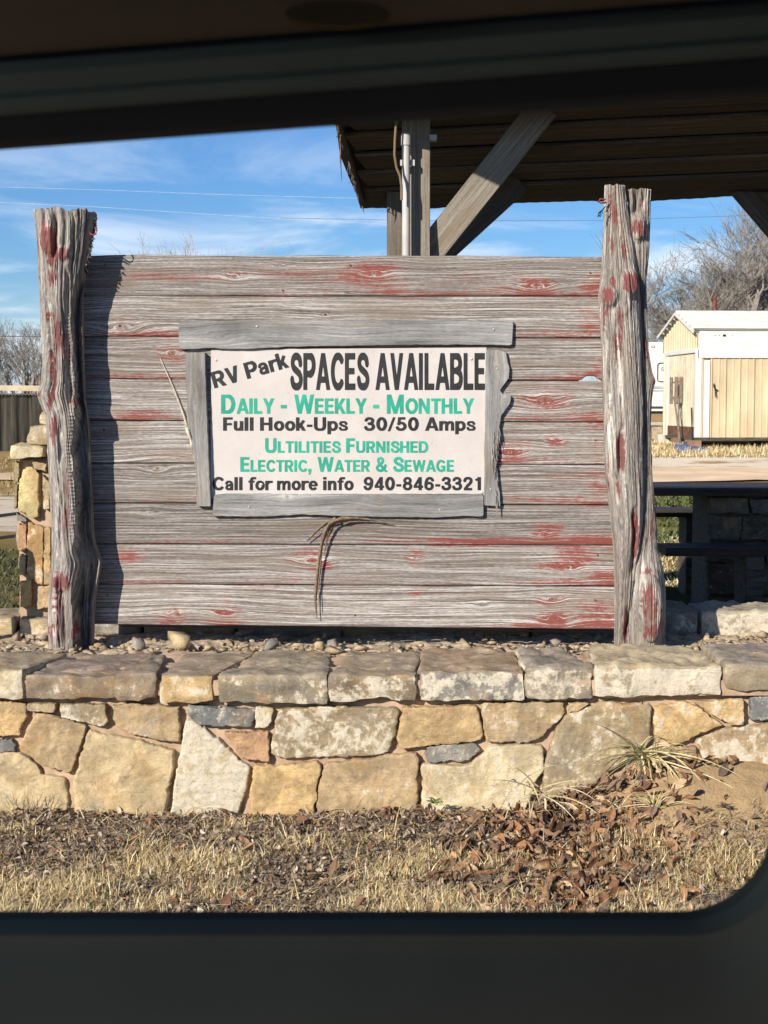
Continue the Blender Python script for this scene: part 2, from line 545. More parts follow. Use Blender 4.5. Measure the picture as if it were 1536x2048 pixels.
def face_stone(poly, colr, lich, streak, seed, root, Yf, Ym, name='face_stone', tilt=(0, 0)):
    """poly: (X,Z) points; a flat-faced field stone standing proud of the mortar at Ym"""
    P = np.array(poly, float)
    n = len(P)
    per, N = [], 132
    seg = np.linalg.norm(np.roll(P, -1, 0) - P, axis=1)
    cum = np.concatenate([[0], np.cumsum(seg)])
    s = np.linspace(0, cum[-1], N, endpoint=False)
    Q = np.concatenate([P, P[:1]])
    bx = np.interp(s, cum, Q[:, 0])
    bz = np.interp(s, cum, Q[:, 1])
    for _ in range(2):                              # take the machine edge off the corners
        bx = 0.5 * bx + 0.25 * (np.roll(bx, 1) + np.roll(bx, -1))
        bz = 0.5 * bz + 0.25 * (np.roll(bz, 1) + np.roll(bz, -1))
    c = np.array([bx.mean(), bz.mean()])
    dx, dz = bx - c[0], bz - c[1]
    rr = np.hypot(dx, dz)
    j = 1 + (0.0055 * fbm(bx * 26, bz * 26, None, seed, 3) + 0.0035 * fbm(bx * 110, bz * 110, None, seed + 3, 2)) / np.maximum(rr, 0.03)
    dx, dz = dx * j, dz * j
    sc = [1.045, 1.032, 1.026, 1.012, 0.99, 0.97, 0.945, 0.92] + list(np.linspace(.89, .03, 26))
    V = []
    for i, q in enumerate(sc):
        x, z = c[0] + dx * q, c[1] + dz * q
        prof = [-.3, 0.40, 0.78, 0.92, 0.97, 0.985, 0.99, 1.0][i] if i < 8 else 1.0
        dep = (Ym - Yf) * prof
        r = 0.0045 * fbm(x * 4, z * 4, None, seed + 5, 3) + 0.0018 * fbm(x * 45, z * 45, None, seed + 8, 3)
        chip = 0.010 * np.clip(fbm(x * 16, z * 16, None, seed + 11, 2) - 0.45, 0, 1) * (1 if i < 9 else 0.6)
        y = Ym - dep + (r + chip) * max(prof, 0) + (x - c[0]) * tilt[0] + (z - c[1]) * tilt[1]
        V.append(np.stack([x, y, z], -1))
    V = np.array(V)
    nr = len(sc)
    ring = V.reshape(-1, 3)
    F = []
    for i in range(nr - 1):
        for k in range(N):
            k2 = (k + 1) % N
            F.append((i * N + k, i * N + k2, (i + 1) * N + k2, (i + 1) * N + k))
    F.append(tuple((nr - 1) * N + k for k in range(N)))
    # outward normals towards -Y need clockwise/ccw check
    area = np.sum(bx * np.roll(bz, -1) - np.roll(bx, -1) * bz)
    if area < 0: F = [f[::-1] for f in F]
    nv = len(ring)
    col = np.tile(colr, (nv, 1))
    lt = np.tile((lich, streak, seed * 1.37), (nv, 1))
    return mk(name, ring, F, M['stone'], root, True, {'col': col, 'lich': lt}, sharp=50)


def block(x0, x1, y0, y1, z0, z1, colr, coltop, lich, streak, seed, root, name='cap_stone', r=0.014, rough=1.0, skew=(0, 0), step=0.016):
    """squared rough stone: rounded box with a broken face; skew shifts the back corners sideways"""
    V, F, S = [], [], []

    def side(o, u, v, nu, nv):
        b = len(V)
        for i in range(nu + 1):
            for k in range(nv + 1):
                V.append(o + u * (i / nu) + v * (k / nv))
        for i in range(nu):
            for k in range(nv):
                a = b + i * (nv + 1) + k
                F.append((a, a + nv + 1, a + nv + 2, a + 1))
    L = np.array([x1 - x0, y1 - y0, z1 - z0])
    o = np.array([x0, y0, z0])
    ex, ey, ez = np.diag(L)
    n = np.maximum(3, (L / step).astype(int))
    side(o, ex, ez, n[0], n[2])
    side(o + ez, ex, ey, n[0], n[1])
    side(o + ey + ex, -ex, ez, n[0], n[2])
    side(o + ey, ex, -ey, n[0], n[1])
    side(o + ey, -ey, ez, n[1], n[2])
    side(o + ex, ey, ez, n[1], n[2])
    V = np.array(V)
    lo, hi = o + r, o + L - r
    q = np.clip(V, lo, hi)
    d = V - q
    ln = np.linalg.norm(d, axis=1, keepdims=True)
    nrm = d / np.maximum(ln, 1e-9)
    P = q + nrm * r
    s = seed
    X, Y, Z = P[:, 0], P[:, 1], P[:, 2]
    dsp = 0.012 * fbm(X * 5, Y * 5, Z * 5, s, 3) + 0.006 * rough * fbm(X * 22, Y * 22, Z * 22, s + 4, 3) + 0.0025 * rough * fbm(X * 80, Y * 80, Z * 80, s + 9, 2)
    dsp = dsp - 0.014 * rough * np.clip(fbm(X * 11, Y * 9, Z * 14, s + 21, 2) - 0.35, 0, 1)
    P = P + nrm * dsp[:, None]
    t = (P[:, 1] - y0) / (y1 - y0)
    e = (P[:, 0] - x0) / (x1 - x0)
    P[:, 0] += t * (skew[0] * (1 - e) + skew[1] * e)
    up = np.clip(nrm[:, 2], 0, 1)[:, None] > 0.6
    col = np.where(up, np.array(coltop), np.array(colr))
    lt = np.tile((lich, streak, s * 1.37), (len(P), 1)).astype(float)
    lt[:, 0] = np.where(up[:, 0], np.minimum(lich, 0.10 if lich < 0.8 else lich), lich)
    return mk(name, P, F, M['stone'], root, True, {'col': col, 'lich': lt}, sharp=60)


def zl(zx, zy):      # point of the photograph given in the left close-up's units
    return zx / 2, 1150 + zy / 2


YF, YM = 5.985, 6.022
wall = thing('stone_wall', 'low wall of tan field stone with thick cap stones in front of the sign', 'stone wall', (0, 6.2, 0.0))


def poly_at(pts, Y):
    out = []
    for zx, zy in pts:
        p = at(*zl(zx, zy), Y)
        out.append((p[0], p[2]))
    return out


RX = 1536
stones = [
    ([(-60, 505), (0, 505), (103, 518), (106, 560), (80, 642), (-60, 650)], GOLD, .1, .1),
    ([(-60, 658), (48, 657), (64, 680), (55, 706), (-60, 710)], SLATE, .1, .6),
    ([(118, 515), (222, 515), (225, 543), (210, 550), (115, 540)], OLIVE, .1, .3),
    ([(240, 520), (424, 515), (432, 583), (410, 608), (250, 568)], OLIVE, .35, .5),
    ([(450, 525), (520, 512), (716, 530), (720, 663), (690, 668), (600, 653), (480, 618), (455, 570)], TAN2, .1, .25),
    ([(145, 550), (240, 574), (345, 608), (277, 788), (165, 758), (75, 690)], TAN2, .1, .1),
    ([(-60, 716), (75, 712), (160, 772), (166, 800), (258, 818), (268, 900), (262, 960), (130, 965), (-60, 960)], BUFF, .15, .0),
    ([(355, 625), (540, 665), (695, 705), (655, 955), (300, 955), (300, 830), (330, 720)], BUFF, .0, .05),
    ([(745, 582), (800, 602), (993, 775), (966, 920), (945, 965), (680, 965), (700, 830)], CREAM, .72, .0),
    ([(755, 518), (1015, 540), (1002, 606), (800, 600), (755, 570)], SLATE, .35, .5),
    ([(1027, 532), (1100, 535), (1085, 590), (1060, 613), (1022, 610)], CREAM, .6, .0),
    ([(900, 630), (1070, 630), (1072, 743), (980, 738), (940, 688)], ORANGE, .0, .35),
    ([(1120, 540), (1330, 530), (1536, 533), (1592, 538), (1570, 660), (1553, 708), (1500, 722), (1140, 733), (1085, 713), (1100, 640)], OLIVE, .45, .1),
    ([(1017, 770), (1270, 750), (1280, 790), (1250, 965), (1003, 965), (1000, 900)], GOLD, .0, .1),
    ([(1300, 760), (1536, 728), (1665, 716), (1670, 900), (1660, 945), (1536, 960), (1270, 965), (1285, 800)], TAN2, .1, .2),
    ([(RX + 85, 530), (RX + 370, 525), (RX + 390, 600), (RX + 395, 658), (RX + 300, 670), (RX + 70, 693), (RX + 55, 660)], TAN, .1, .05),
    ([(RX + 395, 515), (RX + 713, 508), (RX + 722, 560), (RX + 690, 590), (RX + 620, 655), (RX + 540, 668), (RX + 410, 663), (RX + 400, 600)], TAN2, .3, .2),
    ([(RX + 738, 510), (RX + 813, 515), (RX + 770, 546), (RX + 738, 548)], TAN2, .1, .1),
    ([(RX + 180, 687), (RX + 360, 675), (RX + 385, 700), (RX + 340, 740), (RX + 180, 752), (RX + 160, 720)], GREY, .2, .7),
    ([(RX + 155, 757), (RX + 340, 767), (RX + 430, 687), (RX + 635, 685), (RX + 630, 790), (RX + 600, 830), (RX + 560, 940), (RX + 160, 945)], CREAM, .35, .0),
    ([(RX + 870, 515), (RX + 1065, 520), (RX + 1060, 660), (RX + 960, 740), (RX + 880, 790), (RX + 800, 900), (RX + 640, 900), (RX + 650, 745), (RX + 692, 625), (RX + 735, 562)], OLIVE, .3, .1),
    ([(RX + 1085, 530), (RX + 1200, 507), (RX + 1262, 534), (RX + 1350, 600), (RX + 1160, 678), (RX + 1085, 640)], GOLD, .2, .1),
    ([(RX + 1232, 505), (RX + 1435, 497), (RX + 1440, 600), (RX + 1385, 602), (RX + 1275, 530)], GOLD, .3, .1),
    ([(RX + 1470, 490), (RX + 1640, 485), (RX + 1640, 575), (RX + 1470, 578)], SLATE, .3, .4),
    ([(RX + 1262, 660), (RX + 1380, 615), (RX + 1640, 587), (RX + 1640, 800), (RX + 1400, 800), (RX + 1290, 772)], TAN2, .5, .1),
    ([(RX + 1075, 692), (RX + 1245, 690), (RX + 1262, 780), (RX + 1200, 850), (RX + 1080, 840)], TAN2, .0, .1),
]
for i, (pts, colr, lich, streak) in enumerate(stones):
    rnd = random.Random(i * 7 + 1)
    face_stone(poly_at(pts, YF), colr, lich, streak, 100 + i * 13, wall, YF - rnd.uniform(0, 0.012), YM, tilt=(rnd.uniform(-.02, .02), rnd.uniform(-.03, .03)))
# the wall goes on past both sides of the picture
rnd = random.Random(5)
for sgn, xa in ((-1, -1.66), (1, 1.78)):
    x = xa
    for k in range(3):
        wd = rnd.uniform(.28, .42)
        za = 0.0
        for zb in (0.17, 0.33, 0.475):
            x2 = x + sgn * wd
            lo, hi = min(x, x2) + .012, max(x, x2) - .012
            j = lambda: rnd.uniform(-.012, .012)
            face_stone([(lo + j(), zb - .01 + j() * .5), (hi + j(), zb - .01 + j() * .5), (hi + j(), za + .01), (lo + j(), za + .01)],
                       rnd.choice([TAN, TAN2, BUFF, GOLD, OLIVE]), rnd.uniform(0, .4), .2, rnd.randint(0, 900), wall, YF, YM)
            za = zb
        x += sgn * wd

# mortar body of the wall
gx = np.linspace(-2.75, 3.0, 360)
gz = np.linspace(-0.1, 0.60, 56)
A, B = np.meshgrid(gx, gz, indexing='ij')
yy = YM - 0.006 + 0.007 * fbm(A * 12, B * 12, None, 77, 4) + 0.004 * fbm(A * 60, B * 60, None, 78, 3)
back = np.stack([gx, np.full_like(gx, 6.40), np.full_like(gx, 0.60)], -1)
mv = np.concatenate([np.stack([A, yy, B], -1).reshape(-1, 3)])
mf = [tuple(f) for f in grid_faces(len(gx), len(gz))]
nbase = len(mv)
topz = 0.585
gy2 = np.linspace(0, 1, 34)
A2, T2 = np.meshgrid(gx, gy2, indexing='ij')
top = np.stack([A2, 5.985 + T2 * 0.55, 0.600 + 0.012 * fbm(A2 * 9, T2 * 6, None, 81, 4)], -1)
top[:, 0, 1] = YM - 0.03
top[:, 0, 2] = 0.56
f2 = grid_faces(len(gx), len(gy2)) + nbase
mk('mortar', np.concatenate([mv, top.reshape(-1, 3)]), mf + [tuple(f) for f in f2], M['mortar'], wall, True)


MB().box((-2.75, 5.974, .530), (3.0, 6.38, .590)).build('mortar', M['mortar'], wall)


def cap(zx0, zx1, ztop, zbot, colr, coltop, lich, streak, seed, skew=(0, 0), zback=300, rough=1.25, Yfr=5.956):
    zx0, zx1 = zx0 - 4, zx1 + 4
    a0, a1 = at(*zl(zx0, ztop), Yfr), at(*zl(zx1, ztop), Yfr)
    zt = a0[2]
    zb = at(*zl(zx0, zbot), Yfr)[2]
    yb = atz(*zl(zx0, zback), zt)[1]
    k = yb / Yfr                           # keep the joints running straight back, then skewed
    block(a0[0], a1[0], Yfr, yb, zb, zt, colr, coltop, lich, streak, seed, wall, skew=skew, rough=rough)


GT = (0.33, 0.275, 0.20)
cap(-230, 84, 378, 495, CREAM, GT, .5, .0, 301, (0.12, 0.10), 312)
cap(100, 466, 398, 500, BROWN, (0.30, 0.245, 0.20), .22, .3, 307, (0.09, 0.07), 312)
cap(470, 618, 396, 500, BROWN, (0.30, 0.25, 0.20), .12, .3, 309, (0.07, -0.02), 322)
cap(642, 850, 396, 511, GOLD, GT, .35, .1, 311, (0.03, 0.13), 305, 0.9)
cap(876, 1302, 402, 515, (0.28, 0.245, 0.18), (0.33, 0.285, 0.215), .28, .5, 313, (0.12, 0.0), 305)
cap(1322, RX + 124, 398, 507, BROWN, (0.34, 0.285, 0.215), .50, .3, 317, (0.06, 0.03), 305)
cap(RX + 148, RX + 566, 380, 506, GREY, (0.36, 0.28, 0.20), .50, .5, 319, (0.02, -.01), 298)
cap(RX + 578, RX + 840, 368, 498, (0.34, 0.30, 0.23), (0.29, 0.26, 0.22), .50, .2, 323, (0.0, -.06), 290, 1.8)
cap(RX + 850, RX + 1348, 362, 484, (0.40, 0.345, 0.25), (0.52, 0.45, 0.31), .75, .1, 329, (0.05, -.03), 285)
cap(RX + 1370, RX + 1700, 360, 462, (0.38, 0.32, 0.22), (0.36, 0.32, 0.26), .1, .7, 331, (0.02, 0.0), 272)
for k, x in enumerate((-2.28, -2.66)):
    block(x - .37, x, 5.95, 6.45, .50, .61, BROWN, GT, .2, .3, 400 + k, wall)
for k, x in enumerate((2.22, 2.62)):
    block(x, x + .37, 5.95, 6.50, .52, .635, OLIVE, GT, .2, .3, 420 + k, wall)

# the wall on the far side of the planter
wall2 = thing('stone_wall', 'second low stone wall behind the sign, its far cap stones partly in shade', 'stone wall', (0, 7.45, 0.0))
bxs = [-2.9, -2.45, -2.1, -1.745, -1.52, -1.15, -0.7, -0.2, 0.25, 0.7, 1.12, 1.32, 1.50, 2.18, 2.6, 3.0]
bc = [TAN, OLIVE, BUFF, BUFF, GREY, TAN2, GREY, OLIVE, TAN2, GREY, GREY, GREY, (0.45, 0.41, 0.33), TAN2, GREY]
for k in range(len(bxs) - 1):
    lich = .75 if k == 12 else (.4 if k in (3, 11) else .15)
    zt = 0.69 if k >= 9 else 0.66
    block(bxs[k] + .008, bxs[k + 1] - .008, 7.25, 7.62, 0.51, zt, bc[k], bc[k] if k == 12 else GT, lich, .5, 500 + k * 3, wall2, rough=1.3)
mbk = MB().box((-2.9, 7.27, -0.05), (3.0, 7.60, 0.535))
mbk.build('mortar', M['mortar'], wall2)
for k in range(26):
    rn = random.Random(k + 50)
    x = -2.85 + k * 0.225
    face_stone([(x + .01, .50), (x + .215, .505), (x + .21, .30), (x + .012, .29)], rn.choice([TAN, GREY, OLIVE, BUFF]), .2, .3, 700 + k, wall2, 7.235, 7.27)

# soil and broken stone filling the planter
px_ = np.linspace(-2.7, 2.95, 420)
py_ = np.linspace(6.35, 7.27, 80)
A, B = np.meshgrid(px_, py_, indexing='ij')
Z = 0.578 + 0.014 * fbm(A * 5, B * 5, None, 61, 3) + 0.008 * fbm(A * 28, B * 28, None, 62, 4, .65) + 0.012 * np.exp(-((B - 6.6) / .12) ** 2) * (1 + fbm(A * 9, B * 9, None, 63, 3))
soil = mk('planter_soil', np.stack([A, B, Z], -1), grid_faces(len(px_), len(py_)), M['soil'], smooth=True)
tag(soil, 'pale stony soil filling the planter under the sign', 'soil', kind='structure')


def rock_mesh(seed, n=14):
    """convex broken stone: hull of a few random points"""
    import bmesh
    rs_ = np.random.RandomState(seed)
    q = rs_.normal(size=(n, 3))
    q /= np.linalg.norm(q, axis=1, keepdims=True)
    q *= rs_.uniform(.75, 1.1, (n, 1))
    bm = bmesh.new()
    for c in q: bm.verts.new(c)
    r_ = bmesh.ops.convex_hull(bm, input=bm.verts[:])
    bmesh.ops.delete(bm, geom=[g for g in r_['geom_interior'] if isinstance(g, bmesh.types.BMVert)], context='VERTS')
    bm.verts.index_update()
    v = np.array([c.co[:] for c in bm.verts])
    f = np.array([[c.index for c in g.verts] for g in bm.faces])
    bm.free()
    return v, f


def rocks(name, spec, root=None, npt=8):
    V, F, Cc, L, n = [], [], [], [], 0
    for (x, y, z, sx, sy, sz, seed, colr) in spec:
        v, f = rock_mesh(seed, npt)
        a = (seed * 1.7) % 6.28
        v = v * np.array([sx, sy, sz])
        v = v @ np.array(Matrix.Rotation(a, 3, 'Z') @ Matrix.Rotation(.5 * math.sin(seed), 3, 'X'))
        v = v + np.array([x, y, z])
        V.append(v); F.append(f + n); n += len(v)
        Cc.append(np.tile(colr, (len(v), 1))); L.append(np.tile((.1, .1, seed), (len(v), 1)))
    return mk(name, np.concatenate(V), np.concatenate(F), M['stone'], root, False, {'col': np.concatenate(Cc), 'lich': np.concatenate(L)})


rs = np.random.RandomState(4)
spec = []
for k in range(1000):
    x = rs.uniform(-2.2, 2.2)
    y = 6.47 + .7 * rs.rand() ** 1.8
    s = rs.uniform(.005, .019) * (1.7 if rs.rand() < .15 else 1)
    spec.append((x, y, 0.584 + 0.018 * math.exp(-((y - 6.6) / .12) ** 2) + s * .3, s * rs.uniform(1.0, 2.2), s * rs.uniform(.7, 1.3), s * rs.uniform(.45, .9), int(rs.randint(1, 9999)), [(.46, .38, .26), (.52, .45, .33), (.36, .29, .20), (.30, .27, .22), (.40, .32, .22)][rs.randint(5)]))
rub = rocks('rubble', spec)
tag(rub, 'loose broken stones scattered on the planter soil', 'rubble', kind='stuff')


def one_rock(px, py, Y, sx, sy, sz, seed, colr, label):
    p = at(px, py, Y)
    o = rocks('rock', [(0, 0, 0, sx, sy, sz, seed, colr)], None, 15)
    o.location = tuple(p)
    tag(o, label, 'rock')


one_rock(355, 1286, 6.6, .070, .05, .060, 26, BUFF, 'pale pointed rock standing under the sign, largest of the loose rocks')
one_rock(280, 1292, 6.7, .055, .035, .036, 33, GREY, 'grey angular rock in shade beside the left log post')
one_rock(540, 1290, 6.6, .045, .05, .026, 35, GREY, 'flat grey rock behind the cap stones below the hanging bark strip')
one_rock(1110, 1284, 6.65, .036, .025, .022, 47, GREY, 'small grey upright rock near the right log post')
one_rock(640, 1292, 6.6, .03, .03, .022, 53, BUFF, 'small buff rock lying right of the flat grey rock')
one_rock(415, 1296, 6.55, .030, .022, .014, 57, BUFF, 'little buff stone just right of the pale pointed rock')

# stone pillar left of the sign
pil = thing('stone_pillar', 'stone pillar with stepped cap behind the left log post', 'pillar', at(105, 1215, 7.45))
PY = 7.30
x0, x1 = at(33, 1000, PY)[0], at(205, 1000, PY)[0]
zb, zt = 0.55, at(60, 917, PY)[2]
MB().box((x0, PY + .03, zb), (x1, PY + .42, zt), 0.01).build('mortar', M['mortar'], pil)
pst = [([(175, 602), (240, 582), (298, 650), (293, 958), (250, 978), (140, 900), (150, 700)], (0.58, 0.50, 0.26), .0, .05),
       ([(215, 1002), (330, 1052), (325, 1478), (290, 1478), (210, 1380)], (0.44, 0.29, 0.14), .3, .0),
       ([(130, 1012), (198, 1022), (198, 1228), (140, 1220)], ORANGE, .2, .0),
       ([(142, 1242), (195, 1250), (190, 1400), (150, 1400)], BUFF, .1, .0),
       ([(150, 1450), (242, 1440), (235, 1640), (150, 1640)], (0.46, 0.33, 0.15), .2, .0),
       ([(290, 1492), (376, 1480), (376, 1650), (290, 1650)], TAN2, .2, .0),
       ([(103, 545), (150, 545), (140, 700), (107, 690)], OLIVE, .2, .0),
       ([(250, 545), (362, 560), (350, 620), (262, 590)], OLIVE, .2, .0),
       ([(325, 640), (376, 700), (376, 900), (330, 900)], BUFF, .2, .0),
       ([(340, 1052), (385, 1052), (385, 1468), (336, 1468)], TAN, .2, .0),
       ([(112, 715), (135, 715), (128, 890), (112, 890)], OLIVE, .1, .0),
       ([(125, 930), (200, 975), (200, 1000), (128, 995)], GREY, .2, .3)]
for i, (pts, colr, lich, stk) in enumerate(pst):
    w2 = []
    for zx, zy in pts:
        p = at(zx * 260 / 986, 780 + zy * 260 / 986, PY)
        w2.append((p[0], p[2]))
    face_stone(w2, colr, lich, stk, 900 + i * 7, pil, PY - .008, PY + .035)
for sx in range(5):
    zz0 = zb + .1 + sx * .16
    block(x1 - .02, x1 + .012, PY + .06, PY + .38, zz0, zz0 + .13, TAN2, TAN2, .2, .1, 960 + sx, pil, name='face_stone')
    block(x0 - .012, x0 + .02, PY + .06, PY + .38, zz0, zz0 + .13, OLIVE, TAN2, .2, .1, 970 + sx, pil, name='face_stone')


def pblock(pxa, pxb, pya, pyb, Ya, Yb, colr, seed):
    a, b2 = at(pxa, pya, Ya), at(pxb, pyb, Ya)
    block(a[0], b2[0], Ya, Yb, b2[2], a[2], colr, tuple(min(1, q * 1.05) for q in colr), .35, .0, seed, pil)


pblock(20, 90, 891, 918, PY - .05, PY + .42, CREAM, 981)
pblock(91, 215, 893, 920, PY - .04, PY + .42, CREAM, 983)
pblock(52, 150, 849, 889, PY + .02, PY + .36, (0.45, 0.39, 0.27), 985)
pblock(152, 205, 853, 889, PY + .03, PY + .34, BUFF, 986)
pblock(77, 150, 822, 848, PY + .1, PY + .32, OLIVE, 987)

# ------------------------------------------------------------------ the wooden sign
YAW = R(2.5)
P0 = at(700, 880, 6.86)
UX = np.array([math.cos(YAW), -math.sin(YAW), 0])
NB = np.array([math.sin(YAW), math.cos(YAW), 0])       # away from the viewer
CAMP = np.array([0, 0, EYE])


def pp(px, py, off=0.0):
    """point on the board plane, off metres proud of it"""
    p0 = P0 - NB * off
    d = ray(px, py)
    return CAMP + d * (np.dot(p0 - CAMP, NB) / np.dot(d, NB))


def uz(px, py, off=0.0):
    p = pp(px, py, off)
    return np.dot(p - P0, UX), p[2]


def from_uz(u, z, off):
    u, z, off = np.broadcast_arrays(np.asarray(u, float), np.asarray(z, float), np.asarray(off, float))
    p = P0 + u[..., None] * UX - off[..., None] * NB
    p[..., 2] = z
    return p


sign = thing('wooden_sign', 'weathered board sign with flaking red paint between two gnarled cedar log posts', 'sign', (float(P0[0]), float(P0[1]), 0.6))

KNOTS = [  # px, py, radius px
    (748, 546, 9), (1072, 570, 12), (240, 652, 14), (345, 705, 10), (1090, 800, 12), (1020, 905, 9), (1110, 882, 5),
    (315, 937, 9), (625, 1121, 12), (830, 1115, 5), (1135, 1135, 8), (350, 1228, 6), (448, 1225, 7), (1110, 1237, 12),
    (1105, 1198, 8), (470, 552, 6), (1180, 575, 4), (560, 530, 4), (1085, 1068, 6), (300, 1025, 6), (965, 1208, 5), (650, 628, 3), (700, 585, 3)]
PAINT = [  # px, py, rx, ry, strength
    (740, 548, 62, 26, .9), (765, 578, 60, 14, .8), (640, 588, 160, 9, .6), (430, 552, 150, 9, .75), (290, 550, 60, 8, .7), (560, 553, 80, 9, .6), (600, 545, 90, 7, .6),
    (380, 545, 60, 18, .35), (1075, 572, 42, 20, .95), (900, 562, 190, 18, .38), (990, 575, 70, 12, .45), (1185, 572, 26, 22, .95), (1185, 592, 60, 8, .9), (1090, 592, 90, 6, .5), (250, 550, 50, 45, .4),
    (300, 530, 110, 10, .35), (820, 590, 80, 7, .55),
    (240, 652, 30, 24, .55), (300, 669, 90, 8, .75), (250, 668, 50, 8, .6), (1185, 655, 26, 28, .75), (1165, 670, 80, 9, .8), (1172, 622, 18, 7, .7), (1190, 632, 14, 8, .6), (1060, 672, 60, 5, .5),
    (345, 705, 36, 20, .8), (280, 752, 110, 9, .4), (290, 735, 90, 10, .3), (1165, 755, 60, 12, .8), (1195, 735, 16, 20, .7), (1110, 757, 80, 6, .5),
    (1090, 800, 48, 30, .72), (1060, 783, 40, 12, .4), (1100, 812, 30, 14, .9), (1185, 838, 60, 14, .85), (1150, 825, 50, 10, .5), (290, 830, 80, 12, .75), (360, 838, 40, 6, .5), (1090, 840, 90, 6, .6),
    (1020, 905, 34, 20, .75), (1112, 883, 16, 12, .9), (1195, 900, 14, 40, .5), (330, 912, 70, 7, .55), (340, 922, 80, 5, .5), (1100, 915, 120, 6, .35),
    (1195, 975, 22, 42, .75), (1110, 1000, 150, 9, .65), (1110, 985, 60, 8, .5), (1150, 955, 40, 7, .5), (340, 1000, 90, 8, .5), (320, 990, 40, 10, .4),
    (1000, 1084, 260, 8, .85), (1190, 1080, 60, 14, .95), (700, 1084, 300, 7, .55), (1100, 1070, 34, 22, .95), (1080, 1052, 22, 14, .6), (480, 1080, 90, 9, .5), (350, 1085, 120, 5, .5), (645, 1075, 22, 10, .8),
    (620, 1112, 46, 22, .72), (640, 1130, 20, 16, .9), (255, 1110, 26, 13, .9), (600, 1158, 110, 9, .5), (830, 1118, 14, 22, .75), (1145, 1112, 40, 24, .95), (1118, 1132, 44, 11, .9), (1212, 1155, 30, 18, .95),
    (1120, 1165, 120, 8, .7), (300, 1163, 90, 6, .6), (950, 1165, 120, 5, .45), (700, 1158, 60, 10, .5),
    (350, 1228, 26, 12, .9), (447, 1226, 26, 15, .9), (452, 1198, 12, 20, .6), (1110, 1240, 32, 18, 1.0), (1075, 1250, 44, 10, .9), (1100, 1200, 30, 11, .7), (1205, 1240, 50, 34, .95), (1150, 1195, 80, 12, .45),
    (830, 1185, 14, 12, .5), (600, 1215, 30, 12, .4), (700, 1180, 30, 8, .45), (520, 1172, 70, 5, .5)]
PK = [(*uz(a, b), r * .8 / 448) for a, b, r in KNOTS]
PPt = [(*uz(a, b), rx / 448, ry / 448, s) for a, b, rx, ry, s in PAINT]


def paint_at(u, z, bias=0.0):
    p = np.full_like(u, -0.10) + bias + 0.10 * ss(0.5, 1.05, u)
    du = 0.02 * fbm(u * 9, z * 40, None, 3, 2)
    dz = 0.010 * fbm(u * 10, z * 30, None, 4, 2)
    for (a, b, rx, ry, s) in PPt:
        q = ((u + du - a) / rx) ** 2 + ((z + dz - b) / ry) ** 2
        p = np.maximum(p, -0.12 + s * 1.0 * np.exp(-q * 0.5))
    return p + 0.12 * fbm(u * 3, z * 14, None, 6, 3)


